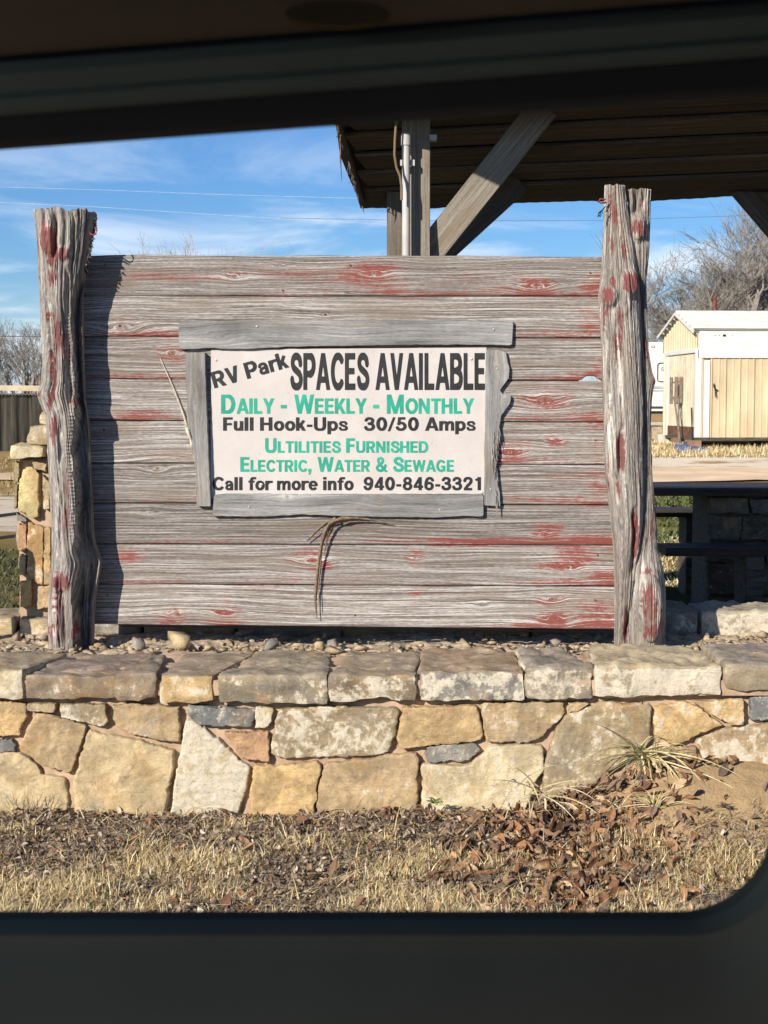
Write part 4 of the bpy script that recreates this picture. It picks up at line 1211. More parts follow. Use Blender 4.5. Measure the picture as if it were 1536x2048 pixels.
GLY = {
    'A': (.78, [_ln((.085, -.03), (.40, 1.05), w=.185), _ln((.695, -.03), (.38, 1.05), w=.185), _ln((.2, .28), (.58, .28), w=.15)]),
    'B': (.72, [_ln((.1, 0), (.1, 1)), _ln((.1, .9175), (.37, .9175), w=SH), _ln((.1, .52), (.38, .52), w=.15), _ln((.1, .0825), (.38, .0825), w=SH), (_arc(.36, .72, .2, .198, 90, -90), .19), (_arc(.37, .30, .235, .218, 90, -90), .195)]),
    'C': (.76, [(_arc(.405, .5, .30, .417, 40, 320, 40), .19)]),
    'D': (.78, [_ln((.1, 0), (.1, 1)), _ln((.1, .9175), (.34, .9175), w=SH), _ln((.1, .0825), (.34, .0825), w=SH), (_arc(.33, .5, .30, .4175, 90, -90), .19)]),
    'E': (.62, [_ln((.1, 0), (.1, 1)), _ln((.1, .9175), (.56, .9175), w=SH), _ln((.1, .51), (.52, .51), w=.15), _ln((.1, .0825), (.57, .0825), w=SH)]),
    'F': (.58, [_ln((.1, 0), (.1, 1)), _ln((.1, .9175), (.54, .9175), w=SH), _ln((.1, .49), (.49, .49), w=.15)]),
    'G': (.82, [(_arc(.405, .5, .30, .417, 42, 318, 40), .19), _ln((.40, .44), (.72, .44), w=.15), _ln((.63, .44), (.63, .04), w=.18)]),
    'H': (.76, [_ln((.1, 0), (.1, 1)), _ln((.6, 0), (.6, 1)), _ln((.1, .51), (.6, .51), w=.16)]),
    'I': (.28, [_ln((.11, 0), (.11, 1))]),
    'K': (.72, [_ln((.1, 0), (.1, 1)), _ln((.14, .30), (.60, 1.05), w=.18), _ln((.27, .60), (.62, -.05), w=.19)]),
    'L': (.57, [_ln((.1, 0), (.1, 1)), _ln((.1, .0825), (.53, .0825), w=SH)]),
    'M': (.94, [_ln((.1, 0), (.1, 1), w=.18), _ln((.78, 0), (.78, 1), w=.18), _ln((.11, 1.06), (.455, -.02), w=.165), _ln((.77, 1.06), (.425, -.02), w=.165)]),
    'N': (.78, [_ln((.1, 0), (.1, 1), w=.185), _ln((.62, 0), (.62, 1), w=.185), _ln((.08, 1.04), (.64, -.04), w=.18)]),
    'O': (.83, [(_arc(.41, .5, .305, .417, 0, 360, 48), .195)]),
    'P': (.67, [_ln((.1, 0), (.1, 1)), _ln((.1, .9175), (.37, .9175), w=SH), _ln((.1, .43), (.37, .43), w=.155), (_arc(.36, .674, .215, .2437, 90, -90), .195)]),
    'R': (.73, [_ln((.1, 0), (.1, 1)), _ln((.1, .9175), (.37, .9175), w=SH), _ln((.1, .45), (.37, .45), w=.155), (_arc(.36, .684, .215, .2337, 90, -90), .195), _ln((.36, .47), (.60, -.05), w=.195)]),
    'S': (.70, [(_spl(_S), .185)]),
    'T': (.66, [_ln((0.01, .9175), (.63, .9175), w=SH), _ln((.32, 0), (.32, 1))]),
    'U': (.75, [(_spl([(.1, 1), (.1, .6), (.1, .33), (.16, .14), (.35, .08), (.54, .14), (.60, .33), (.60, .6), (.60, 1)]), .19)]),
    'V': (.74, [_ln((.09, 1.04), (.37, -.08), w=.185), _ln((.63, 1.04), (.35, -.08), w=.185)]),
    'W': (1.04, [_ln((.08, 1.04), (.29, -.06), w=.175), _ln((.27, -.06), (.515, 1.04), w=.155), _ln((.505, 1.04), (.75, -.06), w=.155), _ln((.73, -.06), (.94, 1.04), w=.175)]),
    'Y': (.70, [_ln((.065, 1.05), (.36, .40), w=.185), _ln((.635, 1.05), (.34, .40), w=.185), _ln((.35, .48), (.35, 0))]),
    'a': (.58, [(_spl([(.10, .50), (.15, .61), (.28, .648), (.40, .60), (.44, .47)]), .15), _ln((.44, .50), (.44, 0), w=.18), (_spl([(.44, .42), (.28, .385), (.15, .32), (.11, .20), (.16, .10), (.27, .08), (.38, .13), (.45, .24)]), .15)]),
    'e': (.60, [(_arc(.30, .36, .205, .285, 0, 318, 34), .17), _ln((.1, .365), (.50, .365), w=.12)]),
    'f': (.40, [(_spl([(.18, 0), (.18, .4), (.18, .72), (.22, .87), (.34, .925), (.41, .915)]), .18), _ln((.0, .655), (.38, .655), w=.13)]),
    'i': (.27, [_ln((.11, 0), (.11, .72)), _ln((.11, .82), (.11, 1.0))]),
    'k': (.58, [_ln((.1, 0), (.1, 1), w=.19), _ln((.15, .24), (.46, .76), w=.165), _ln((.25, .46), (.50, -.05), w=.185)]),
    'l': (.27, [_ln((.11, 0), (.11, 1))]),
    'm': (.90, [_ln((.1, 0), (.1, .72), w=.185), (_spl([(.1, .42), (.2, .59), (.31, .64), (.41, .59), (.435, .45), (.435, .2), (.435, 0)]), .175), (_spl([(.435, .42), (.54, .59), (.65, .64), (.75, .59), (.775, .45), (.775, .2), (.775, 0)]), .175)]),
    'n': (.59, [_ln((.1, 0), (.1, .72), w=.19), (_spl([(.1, .42), (.2, .59), (.32, .64), (.43, .58), (.455, .45), (.455, .2), (.455, 0)]), .185)]),
    'o': (.61, [(_arc(.305, .36, .205, .285, 0, 360, 40), .18)]),
    'p': (.62, [_ln((.1, -.25), (.1, .72), w=.19), (_arc(.315, .36, .2, .285, 0, 360, 40), .175)]),
    'r': (.42, [_ln((.1, 0), (.1, .72), w=.19), (_spl([(.1, .40), (.17, .56), (.28, .635), (.41, .635)]), .17)]),
    's': (.55, [(_spl([(x * .76 + .0, y * .72 + .0) for x, y in _S]), .145)]),
    'u': (.59, [_ln((.455, 0), (.455, .72), w=.19), (_spl([(.1, .72), (.1, .5), (.1, .27), (.13, .13), (.24, .08), (.36, .13), (.455, .30)]), .185)]),
    '0': (.66, [(_arc(.31, .5, .215, .417, 0, 360, 44), .19)]),
    '1': (.66, [_ln((.34, 0), (.34, 1)), _ln((.38, .93), (.10, .76), w=.15)]),
    '2': (.66, [(_spl([(.09, .70), (.15, .86), (.31, .917), (.46, .86), (.51, .71), (.44, .53), (.27, .33), (.12, .08)]), .18), _ln((.05, .0825), (.56, .0825), w=SH)]),
    '3': (.66, [(_spl([(.09, .76), (.16, .88), (.30, .917), (.44, .86), (.48, .73), (.42, .58), (.26, .525)]), .175), (_spl([(.26, .525), (.45, .47), (.52, .29), (.44, .13), (.29, .083), (.13, .13), (.07, .27)]), .18)]),
    '4': (.66, [_ln((.43, 0), (.43, 1), w=.19), _ln((.44, 1.0), (.07, .28), w=.15), _ln((.02, .265), (.61, .265), w=.15)]),
    '5': (.66, [_ln((.13, .9175), (.53, .9175), w=SH), _ln((.20, .97), (.155, .47), w=.155), (_spl([(.14, .50), (.28, .575), (.43, .53), (.52, .33), (.45, .15), (.29, .083), (.13, .13), (.07, .25)]), .18)]),
    '6': (.66, [(_arc(.31, .315, .21, .235, 0, 360, 36), .175), (_spl([(.10, .33), (.12, .60), (.20, .83), (.34, .917), (.47, .87), (.54, .74)]), .18)]),
    '8': (.66, [(_arc(.31, .725, .185, .193, 0, 360, 32), .165), (_arc(.31, .30, .215, .218, 0, 360, 36), .175)]),
    '9': (.66, [(_arc(.31, .685, .21, .235, 0, 360, 36), .175), (_spl([(.52, .67), (.50, .40), (.42, .17), (.28, .083), (.15, .13), (.08, .26)]), .18)]),
    '/': (.42, [_ln((.03, -.04), (.36, 1.04), w=.13)]),
    '-': (.40, [_ln((.03, .37), (.33, .37), w=.16)]),
    ',': (.28, [_ln((.11, .19), (.11, 0), w=.19), _ln((.17, .05), (.07, -.19), w=.10)]),
    '&': (.80, [(_spl([(.64, .45), (.57, .22), (.42, .09), (.22, .09), (.11, .24), (.17, .40), (.34, .54), (.46, .68), (.46, .85), (.33, .925), (.20, .86), (.19, .70), (.30, .50), (.48, .26), (.72, -.02)]), .15)]),
    ' ': (.27, []),
}
_gc = {}


def glyph(ch):
    if ch in _gc: return _gc[ch]
    adv, strokes = GLY[ch]
    lo = -.26 if ch in 'p,' else (-.04 if ch == '/' else 0.0)
    hi = .72 if ch in 'mnprsuaeok' and ch != 'k' else 1.0
    if ch in 'aeo': lo, hi = -.01, .73
    if ch in 'COSGU0368925&': lo, hi = -.012, 1.012
    h = .022
    gx, gy = np.arange(-.10, adv + .12, h), np.arange(-.30, 1.10, h)
    X, Y = np.meshgrid(gx, gy, indexing='ij')
    D = np.full_like(X, 9.0)
    for pts, wd in strokes:
        n = len(pts) - 1
        closed = math.dist(pts[0], pts[-1]) < 1e-6
        for i in range(n):
            (ax, ay), (bx, by) = pts[i], pts[i + 1]
            L = math.dist(pts[i], pts[i + 1])
            if L < 1e-9: continue
            dx, dy = (bx - ax) / L, (by - ay) / L
            t = (X - ax) * dx + (Y - ay) * dy
            tc_ = np.clip(t, 0, L)
            d = np.hypot(X - ax - dx * tc_, Y - ay - dy * tc_) - wd / 2
            if not closed:
                if i == 0: d = np.maximum(d, -t)
                if i == n - 1: d = np.maximum(d, t - L)
            D = np.minimum(D, d)
    D = np.maximum(D - .012, np.maximum(Y - hi, lo - Y))
    V, F, key = [], [], {}

    def vert(k, p):
        if k not in key:
            key[k] = len(V)
            V.append(p)
        return key[k]
    nx, ny = D.shape
    for i in range(nx - 1):
        for j in range(ny - 1):
            cs = [(i, j), (i + 1, j), (i + 1, j + 1), (i, j + 1)]
            ds = [D[c] for c in cs]
            if min(ds) >= 0: continue
            poly = []
            for a in range(4):
                c0, c1, d0, d1 = cs[a], cs[(a + 1) % 4], ds[a], ds[(a + 1) % 4]
                if d0 < 0: poly.append(vert(c0, (gx[c0[0]], gy[c0[1]])))
                if (d0 < 0) != (d1 < 0):
                    t = d0 / (d0 - d1)
                    p = (gx[c0[0]] + (gx[c1[0]] - gx[c0[0]]) * t, gy[c0[1]] + (gy[c1[1]] - gy[c0[1]]) * t)
                    poly.append(vert((min(c0, c1), max(c0, c1)), p))
            if len(poly) >= 3: F.append(tuple(poly))
    _gc[ch] = (adv, np.array(V).reshape(-1, 2), F)
    return _gc[ch]


def text_pts(body, smallcaps=None, track=.035):
    x, V, F, n = 0, [], [], 0
    for ch in body:
        s, c = 1.0, ch
        if smallcaps and ch.islower(): s, c = smallcaps, ch.upper()
        adv, v, f = glyph(c)
        if len(v):
            V.append(v * s + np.array([x, 0]))
            F += [tuple(n + k for k in q) for q in f]
            n += len(v)
        x += (adv + track) * s
    return np.concatenate(V), F


def lettering(body, x0, x1, ycap, ybase, m, smallcaps=None, rot=0.0, track=.035):
    v, f = text_pts(body, smallcaps, track)
    mnx, mxx = v[:, 0].min(), v[:, 0].max()
    u, s = (v[:, 0] - mnx) / (mxx - mnx), v[:, 1]
    dx, dy = u * (x1 - x0), s * (ycap - ybase)
    c_, s_ = math.cos(rot), math.sin(rot)
    PX, PYY = x0 + dx * c_ + dy * s_, ybase - dx * s_ + dy * c_
    V = np.array([pp(a, b2, NO + .0012) for a, b2 in zip(PX, PYY)])
    return mk('lettering', V, f, m, notice)


lettering('RV Park', 429, 585, 744, 777, INK, rot=math.atan(.284))
lettering('SPACES AVAILABLE', 580.5, 970, 706, 780, INK, track=.045)
lettering('Daily - Weekly - Monthly', 442, 948, 789, 827.5, GREEN, .80)
lettering('Full Hook-Ups   30/50 Amps', 446, 951.5, 834.5, 861.5, INK)
lettering('Ultilities Furnished', 530, 856.5, 876.5, 905.5, GREEN, .80)
lettering('Electric, Water & Sewage', 480.5, 908, 914, 943.5, GREEN, .80)
lettering('Call for more info  940-846-3321', 425, 962, 954, 980.5, INK)
zinc = simple_mat('zinc', (0.5, 0.48, 0.44), 0.4, metal=.3)
for (x, y) in ((432, 720), (943, 718), (964, 985), (430, 990), (523, 969)):
    c = pp(x, y, NO)
    vs = [c + UX * (rr * math.cos(q)) + np.array([0, 0, rr * math.sin(q)]) - NB * h for rr, h in ((.006, 0), (.006, .002), (.003, .0035)) for q in np.linspace(0, 2 * math.pi, 10, endpoint=False)]
    MB().add(vs, [(10 * j + k, 10 * j + (k + 1) % 10, 10 * j + 10 + (k + 1) % 10, 10 * j + 10 + k) for j in (0, 1) for k in range(10)] + [tuple(range(20, 30))]).build('screw', zinc, notice, True)


# ---- rough frame boards round the notice
def slab_board(outl, along, th, seed, label, knots=(), paint=False, base=.0015):
    """outl: closed outline in px; built as a slab with a rounded waney edge"""
    P = np.array([uz(x, y, th) for x, y in outl])
    seg = np.linalg.norm(np.roll(P, -1, 0) - P, axis=1)
    cum = np.concatenate([[0], np.cumsum(seg)])
    N = 320
    s = np.linspace(0, cum[-1], N, endpoint=False)
    Q = np.concatenate([P, P[:1]])
    bu, bz = np.interp(s, cum, Q[:, 0]), np.interp(s, cum, Q[:, 1])
    bu = .25 * np.roll(bu, 1) + .5 * bu + .25 * np.roll(bu, -1)
    bz = .25 * np.roll(bz, 1) + .5 * bz + .25 * np.roll(bz, -1)
    j = 0.0012 * fbm(bu * 40, bz * 40, None, seed, 3)
    lo, hi = P.min(0), P.max(0)
    # spine: shrink across the board only, so rows run the long way
    ax = 0 if along == 'u' else 1
    mid = (lo + hi) / 2
    rows, A = [], []
    for q, o in ((1.0, base), (1.0, th * .55), (.985, th * .88), (.955, th), (.88, th), (.75, th), (.6, th), (.45, th), (.3, th), (.15, th), (0.02, th)):
        if ax == 0:
            u = mid[0] + (bu - mid[0]) * (1 - (1 - q) * .12)
            z = np.interp(u, [lo[0], hi[0]], [bz[np.argmin(bu)], bz[np.argmax(bu)]]) * 0 + mid[1] + (bz + j - mid[1]) * q
        else:
            z = mid[1] + (bz - mid[1]) * (1 - (1 - q) * .12)
            cu = np.interp(z, [lo[1], hi[1]], [np.mean(P[P[:, 1] < lo[1] + .03, 0]), np.mean(P[P[:, 1] > hi[1] - .03, 0])])
            u = cu + (bu + j - cu) * q
        rows.append(from_uz(u, z, o + .0018 * fbm(u * 14, z * 14, None, seed + 3, 3) * (o > th * .6)))
        A.append((u, z))
    nr = len(rows)
    V = np.array(rows).reshape(-1, 3)
    U_, Z_ = np.array([a for a, _ in A]).ravel(), np.array([c for _, c in A]).ravel()
    al, ac = (U_, Z_) if ax == 0 else (Z_, U_)
    kn = np.zeros_like(U_)
    ac2 = ac.copy()
    for (kx, ky, kr) in knots:
        ku, kz = uz(kx, ky, th)
        kr /= 800
        da, db = (U_ - ku, Z_ - kz) if ax == 0 else (Z_ - kz, U_ - ku)
        rho = (da / 2.2) ** 2 + db ** 2
        ac2 = ac2 - db * np.exp(-rho / (2.2 * kr) ** 2) * .9
        kn = np.maximum(kn, np.clip(1 - (da ** 2 + db ** 2) / kr ** 2, 0, 1) * .6)
    gv = np.stack([al, ac2 + .012 * fbm(al * 2.5, ac * 6, None, seed + 6, 3), np.full_like(al, seed)], -1)
    pm = np.stack([np.full_like(al, -.9), kn, .86 + .22 * fbm(al * 4, ac * 12, None, seed + 9, 3)], -1)
    F = [(i * N + k, i * N + (k + 1) % N, (i + 1) * N + (k + 1) % N, (i + 1) * N + k) for i in range(nr - 1) for k in range(N)]
    F.append(tuple((nr - 1) * N + k for k in range(N)))
    F.append(tuple(range(N))[::-1])
    area = np.sum(bu * np.roll(bz, -1) - np.roll(bu, -1) * bz)
    if area < 0: F = [f[::-1] for f in F]
    o = mk('frame_board', V, F, M['frame'], sign, True, {'gv': gv, 'pm': pm}, sharp=45)
    o['label'] = label
    return o


TH = .026
z2 = lambda x, y: (340 + x / 2.1333, 600 + y / 2.1333)
topb = [z2(*q) for q in ((34, 98), (120, 92), (270, 88), (330, 82), (420, 86), (560, 84), (800, 84), (1000, 84), (1250, 84), (1468, 90), (1465, 140), (1462, 194), (1300, 192), (1050, 192), (820, 196), (600, 198), (500, 200), (420, 206), (330, 210), (230, 210), (160, 206), (90, 212), (38, 210), (36, 160))]
slab_board(topb, 'u', TH, 111, 'grey frame board above the notice', [z2(205, 155) + (11,), z2(920, 110) + (5,), z2(625, 125) + (4,), z2(1185, 125) + (4,)])
leftb = [z2(*q) for q in ((64, 224), (110, 222), (150, 224), (154, 400), (162, 600), (170, 780), (174, 882), (145, 882), (112, 880), (116, 800), (102, 770), (110, 740), (106, 690), (88, 640), (96, 590), (76, 540), (70, 480), (74, 420), (66, 380), (66, 300))]
slab_board(leftb, 'z', TH + .012, 121, 'grey frame board left of the notice with torn bark edge', [z2(110, 440) + (9,), z2(120, 345) + (7,)])
rightb = [z2(*q) for q in ((1348, 212), (1400, 213), (1436, 222), (1440, 250), (1450, 290), (1448, 330), (1430, 355), (1408, 385), (1425, 405), (1458, 408), (1452, 440), (1430, 470), (1412, 495), (1405, 540), (1414, 580), (1398, 610), (1402, 650), (1392, 700), (1400, 760), (1408, 830), (1410, 884), (1395, 880), (1340, 878), (1342, 600))]
slab_board(rightb, 'z', TH, 131, 'grey frame board right of the notice with jagged waney edge', [z2(1395, 290) + (11,), z2(1430, 425) + (10,), z2(1408, 540) + (5,)])
botb = [z2(*q) for q in ((186, 832), (230, 826), (600, 828), (900, 828), (1340, 828), (1340, 926), (1260, 922), (1130, 930), (1000, 928), (860, 926), (720, 922), (560, 916), (400, 926), (280, 924), (180, 924), (182, 880))]
slab_board(botb, 'u', TH, 141, 'grey frame board below the notice', [z2(500, 840) + (10,), z2(893, 850) + (12,), z2(805, 845) + (6,)])
sl = MB()
rnd = random.Random(8)
for k in range(26):       # shredded bark on the right frame board
    y = rnd.uniform(530, 860)
    x = np.interp(y, [530, 600, 700, 860], [1408, 1395, 1392, 1408]) + rnd.uniform(-22, 2)
    p, q = pp(*z2(x, y), TH + .003), pp(*z2(x + rnd.uniform(-4, 8), y + rnd.uniform(30, 70)), TH + rnd.uniform(.002, .014))
    sl.tube([p, (p + q) / 2 + np.array([rnd.uniform(-.003, .003), -.004, 0]), q], [.0012, .0022, .0006], 5)
for k in range(14):
    y = rnd.uniform(300, 830)
    x = np.interp(y, [300, 500, 640, 830], [68, 76, 96, 108])
    p, q = pp(*z2(x + 8, y), TH + .002), pp(*z2(x + rnd.uniform(-8, 4), y + rnd.uniform(25, 60)), TH * .6)
    sl.tube([p, (p + q) / 2, q], [.0012, .002, .0006], 5)
sl.build('bark_shreds', simple_mat('grey_bark', (.26, .24, .21), .9, .25, 60), sign)
for (x, y) in ((370, 112), (1395, 292), (140, 808), (336, 882), (1150, 894), (1368, 806), (1380, 125)):
    c = pp(*z2(x, y), TH + .0015)
    MB().add([c + UX * (.0045 * math.cos(q)) + np.array([0, 0, .0045 * math.sin(q)]) - NB * h for h in (0, .002) for q in np.linspace(0, 2 * math.pi, 8, endpoint=False)],
            [tuple(range(8, 16))] + [(k, (k + 1) % 8, 8 + (k + 1) % 8, 8 + k) for k in range(8)]).build('screw', zinc, sign, True)


def ribbon(pts, wd, name, m, root, th=.0025):
    """pts: (px, py, off, width factor)"""
    C_ = np.array([pp(x, y, o) for x, y, o, _ in pts])
    tt = np.linspace(0, len(pts) - 1, 60)
    ii = np.arange(len(pts))
    c = np.stack([np.interp(tt, ii, C_[:, k]) for k in range(3)], -1)
    for _ in range(6): c[1:-1] = .25 * c[:-2] + .5 * c[1:-1] + .25 * c[2:]
    wf = np.interp(tt, ii, [p[3] for p in pts]) * wd * (1 + .35 * vn(tt * 2.3, tt * 0, None, 5) + .25 * vn(tt * 7, tt * 0, None, 6))
    d = np.gradient(c, axis=0)
    d /= np.linalg.norm(d, axis=1, keepdims=True)
    s = np.cross(d, NB)
    s /= np.linalg.norm(s, axis=1, keepdims=True)
    s = s * .85 + NB * .5
    ring = np.stack([c - s * wf[:, None], c - NB * th * 1.6, c + s * wf[:, None], c + NB * th], 1)
    n = len(c)
    F = [(i * 4 + k, i * 4 + (k + 1) % 4, i * 4 + 4 + (k + 1) % 4, i * 4 + 4 + k) for i in range(n - 1) for k in range(4)]
    gv = np.repeat(np.stack([tt * .02, tt * 0, tt * 0], -1), 4, 0)
    gv[:, 1] = np.tile((0, .004, .008, .004), n)
    pm = np.tile((-.5, 0, .8), (n * 4, 1))
    return mk(name, ring.reshape(-1, 3), F, m, root, True, {'gv': gv, 'pm': pm})


STRIP = simple_mat('bark_strip', (.20, .15, .105), .9, .25, 40)
ribbon([(788, 1050, .012, .15), (745, 1040, .03, .6), (705, 1036, .045, 1.0), (672, 1040, .05, 1.2), (655, 1052, .05, 1.3), (645, 1080, .045, 1.0), (638, 1120, .035, .8), (634, 1160, .03, .7), (630, 1200, .03, .6), (634, 1238, .025, .2)], .010, 'bark_strip', STRIP, sign)
ribbon([(672, 1038, .045, 1.0), (655, 1044, .04, .9), (635, 1060, .03, .7), (613, 1083, .02, .2)], .010, 'bark_strip', STRIP, sign)
ribbon([(740, 1042, .02, .3), (700, 1040, .035, .8), (668, 1046, .035, 1.0), (655, 1075, .03, .7), (648, 1110, .022, .2)], .008, 'bark_strip', STRIP, sign)
ribbon([(645, 1085, .036, .3), (641, 1130, .03, .7), (637, 1180, .022, .5), (640, 1222, .016, .2)], .007, 'bark_strip', STRIP, sign)
ribbon([(320, 715, .004, .3), (345, 770, .008, .8), (368, 830, .014, 1.0), (382, 880, .02, 1.4), (392, 925, .02, .9), (399, 960, .02, .3)], .007, 'bark_strip', simple_mat('pale_splinter', (.50, .45, .37), .9, .2, 40), sign)

# ------------------------------------------------------------------ open timber pavilion behind the sign
def timber(name, p, q, wd, th, m, root, side=(1, 0, 0), seed=0, tone=1.0, label=None, knots=3):
    """a sawn beam with grain along its length"""
    p, q, s = np.array(p, float), np.array(q, float), np.array(side, float)
    L = np.linalg.norm(q - p)
    d = (q - p) / L
    s = s - d * s.dot(d)
    s /= np.linalg.norm(s)
    t = np.cross(d, s)
    n = max(6, int(L / .04))
    prof = [(-1, -1), (-.33, -1), (.33, -1), (1, -1), (1, -.33), (1, .33), (1, 1), (.33, 1), (-.33, 1), (-1, 1), (-1, .33), (-1, -.33)]
    pa = np.concatenate([[0], np.cumsum([math.hypot((prof[(k + 1) % 12][0] - prof[k][0]) * wd / 2, (prof[(k + 1) % 12][1] - prof[k][1]) * th / 2) for k in range(12)])])[:12]
    V, G = [], []
    for i in range(n + 1):
        x = L * i / n
        for k, (a, b) in enumerate(prof):
            cham = .96 if abs(a) == 1 and abs(b) == 1 else 1
            V.append(p + d * x + s * (a * cham * wd / 2) + t * (b * cham * th / 2))
            G.append((x, pa[k] + .006 * float(vn(x * 1.5, k * .3, None, seed)), seed))
    F = [(i * 12 + k, i * 12 + (k + 1) % 12, i * 12 + 12 + (k + 1) % 12, i * 12 + 12 + k) for i in range(n) for k in range(12)]
    F += [tuple(range(12))[::-1], tuple(n * 12 + k for k in range(12))]
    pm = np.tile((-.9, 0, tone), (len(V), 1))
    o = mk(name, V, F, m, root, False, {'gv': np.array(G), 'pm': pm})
    if label: o['label'] = label
    return o


PYAW = R(16)
PA = np.array([math.cos(PYAW), -math.sin(PYAW), 0])
PB = np.array([math.sin(PYAW), math.cos(PYAW), 0])
far_c = at(726, 408, 9.55)                       # far left corner of the roof
SL = 0.27                                        # roof fall per metre towards the back
pav = thing('pavilion', 'open timber pavilion with a board roof on braced posts behind the sign', 'pavilion', (0.6, 8.4, 0.4))


def roofp(s, r, dz=0.0):
    """s along the eaves, r up the slope towards the viewer, from the far left corner"""
    p = far_c + PA * s - PB * r
    p[2] = far_c[2] + SL * r + dz
    return p


nb, bw = 15, 0.245
rnd = random.Random(12)
# left end follows the photograph: it steps left as the roof comes nearer
for k in range(nb):
    r0, r1 = k * bw + .002, (k + 1) * bw - .0035
    s0 = -0.02 * k - 0.05 + rnd.uniform(-.025, .015) + 0.28 * (r0)      # the yawed grid already drifts left
    s0 = (r0 + r1) / 2 * 0.18 + rnd.uniform(-.03, .02)
    p, q = roofp(s0 + 0.06, (r0 + r1) / 2, rnd.uniform(-.004, .004)), roofp(6.2, (r0 + r1) / 2, rnd.uniform(-.004, .004))
    timber('roof_board', p, q, .026, bw - .006, M['roofboard'], pav, tuple(np.array([0, 0, 1.0]) + PB * SL * .7), seed=k * 2.3, tone=rnd.uniform(.8, 1.2))
# barge board along the left end
timber('barge_board', roofp(.0, .0, .02), roofp(.0 + .18 * nb * bw, nb * bw, .02), .10, .03, M['roofboard'], pav, (0, 0, 1), seed=91, tone=1.1)
# peeling strips at the left end
st = MB()
for k in range(34):
    r = rnd.uniform(.05, 1.6)
    p = roofp(-.0 + .18 * r, r, rnd.uniform(-.06, .02))
    L = rnd.uniform(.03, .09) if k != 5 else .25
    st.tube([p, p + np.array([rnd.uniform(-.015, .01), rnd.uniform(-.02, .02), -L * .5]), p + np.array([rnd.uniform(-.02, .02), 0, -L])], [.006, .005, .001], 4)
st.build('bark_strips', M['darkwood'], pav)
# corrugated sheet on top, hanging unevenly past the far edge
sm = simple_mat('roof_sheet_metal', (0.10, 0.095, 0.09), 0.55, 0.2, 5, metal=.4)
ns, nr_ = 420, 12
S = np.linspace(-.04, 6.3, ns)
V = []
for r in np.linspace(-.10, nb * bw + .05, nr_):
    for s_ in S:
        e = max(0, 1 - (r + .10) / .35)
        sag = -.045 * e * (0.6 + 1.3 * float(vn(s_ * 1.1, 3.0, None, 7)) + .35 * float(vn(s_ * 3.1, 1, None, 9)))
        p = roofp(s_ + .18 * max(r, 0) + .035 * float(vn(r * 5, 5, None, 3)), r + .025 * float(vn(s_ * 2.0, 0, None, 5)) * e, .042 + .001 * math.sin(s_ * 2 * math.pi / .076) - .05 * e + sag)
        V.append(p)
V = np.array(V)
V2 = V + np.array([0, 0, .002])
F = np.concatenate([grid_faces(nr_, ns), grid_faces(nr_, ns)[:, ::-1] + len(V)])
mk('roof_sheet', np.concatenate([V, V2]), F, sm, pav, True)

# posts and braces
P1 = at(832, 400, 8.2)
timber('post', (P1[0], P1[1], .35), (P1[0], P1[1], roofp(0, 1.6)[2] + .05), .147, .147, M['beam'], pav, (1, 0, 0), 201, 1.0)
P2 = at(797, 450, 9.35)
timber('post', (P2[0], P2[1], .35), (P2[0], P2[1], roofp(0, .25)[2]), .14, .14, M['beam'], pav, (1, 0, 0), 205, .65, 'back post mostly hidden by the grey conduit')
P3 = at(1640, 400, 7.55)
timber('post', (P3[0], P3[1], .45), (P3[0], P3[1], roofp(0, 1.9)[2] + .03), .147, .147, M['beam'], pav, (1, 0, 0), 209, .9)
timber('brace', at(838, 530, 8.25), at(1090, 212, 8.1), .155, .06, M['beam'], pav, (1, 0, -.8), 211, 1.0, 'sunlit diagonal brace on the front post')
timber('brace', at(868, 520, 9.15), at(1040, 362, 9.0), .14, .06, M['beam'], pav, (1, 0, -.8), 213, .42, 'dark diagonal brace behind the sunlit one')  # low tone paints roof shade onto the same timber
timber('brace', at(1575, 474, 9.0), at(1428, 302, 9.0), .17, .06, M['beam'], pav, (1, 0, .8), 217, .5, 'dark diagonal brace at the right end')  # tone lowered too, shade under the roof put into the colour
timber('tie_beam', roofp(.1, 1.62, -.09), roofp(6.1, 1.62, -.09), .14, .05, M['roofboard'], pav, (0, 0, 1), 221, .9)
cm = simple_mat('grey_conduit', (0.46, 0.46, 0.45), 0.45, .06, 9)
Pc = at(812, 400, 8.05)
mb = MB().tube([(Pc[0], Pc[1], z) for z in (.4, 1.4, 2.4, 3.05)], .0205, 14)
mb.tube([(Pc[0], Pc[1], 3.0), (Pc[0], Pc[1], 3.06)], .026, 14)
for z in (2.2, 2.9):
    mb.box((Pc[0] - .03, Pc[1] + .015, z), (Pc[0] + .045, Pc[1] + .03, z + .03))
mb.build('conduit', cm, pav, True)
MB().tube([at(x, y, 7.98) for x, y in ((793, 235), (790, 280), (789, 310), (793, 335), (800, 352), (803, 372), (803, 400))], .007, 8).build('cable', simple_mat('tan_cable', (.17, .12, .07), .6), pav, True)
MB().box(at(860, 270, 8.1), at(872, 283, 8.16), .002).build('junction_box', cm, pav)

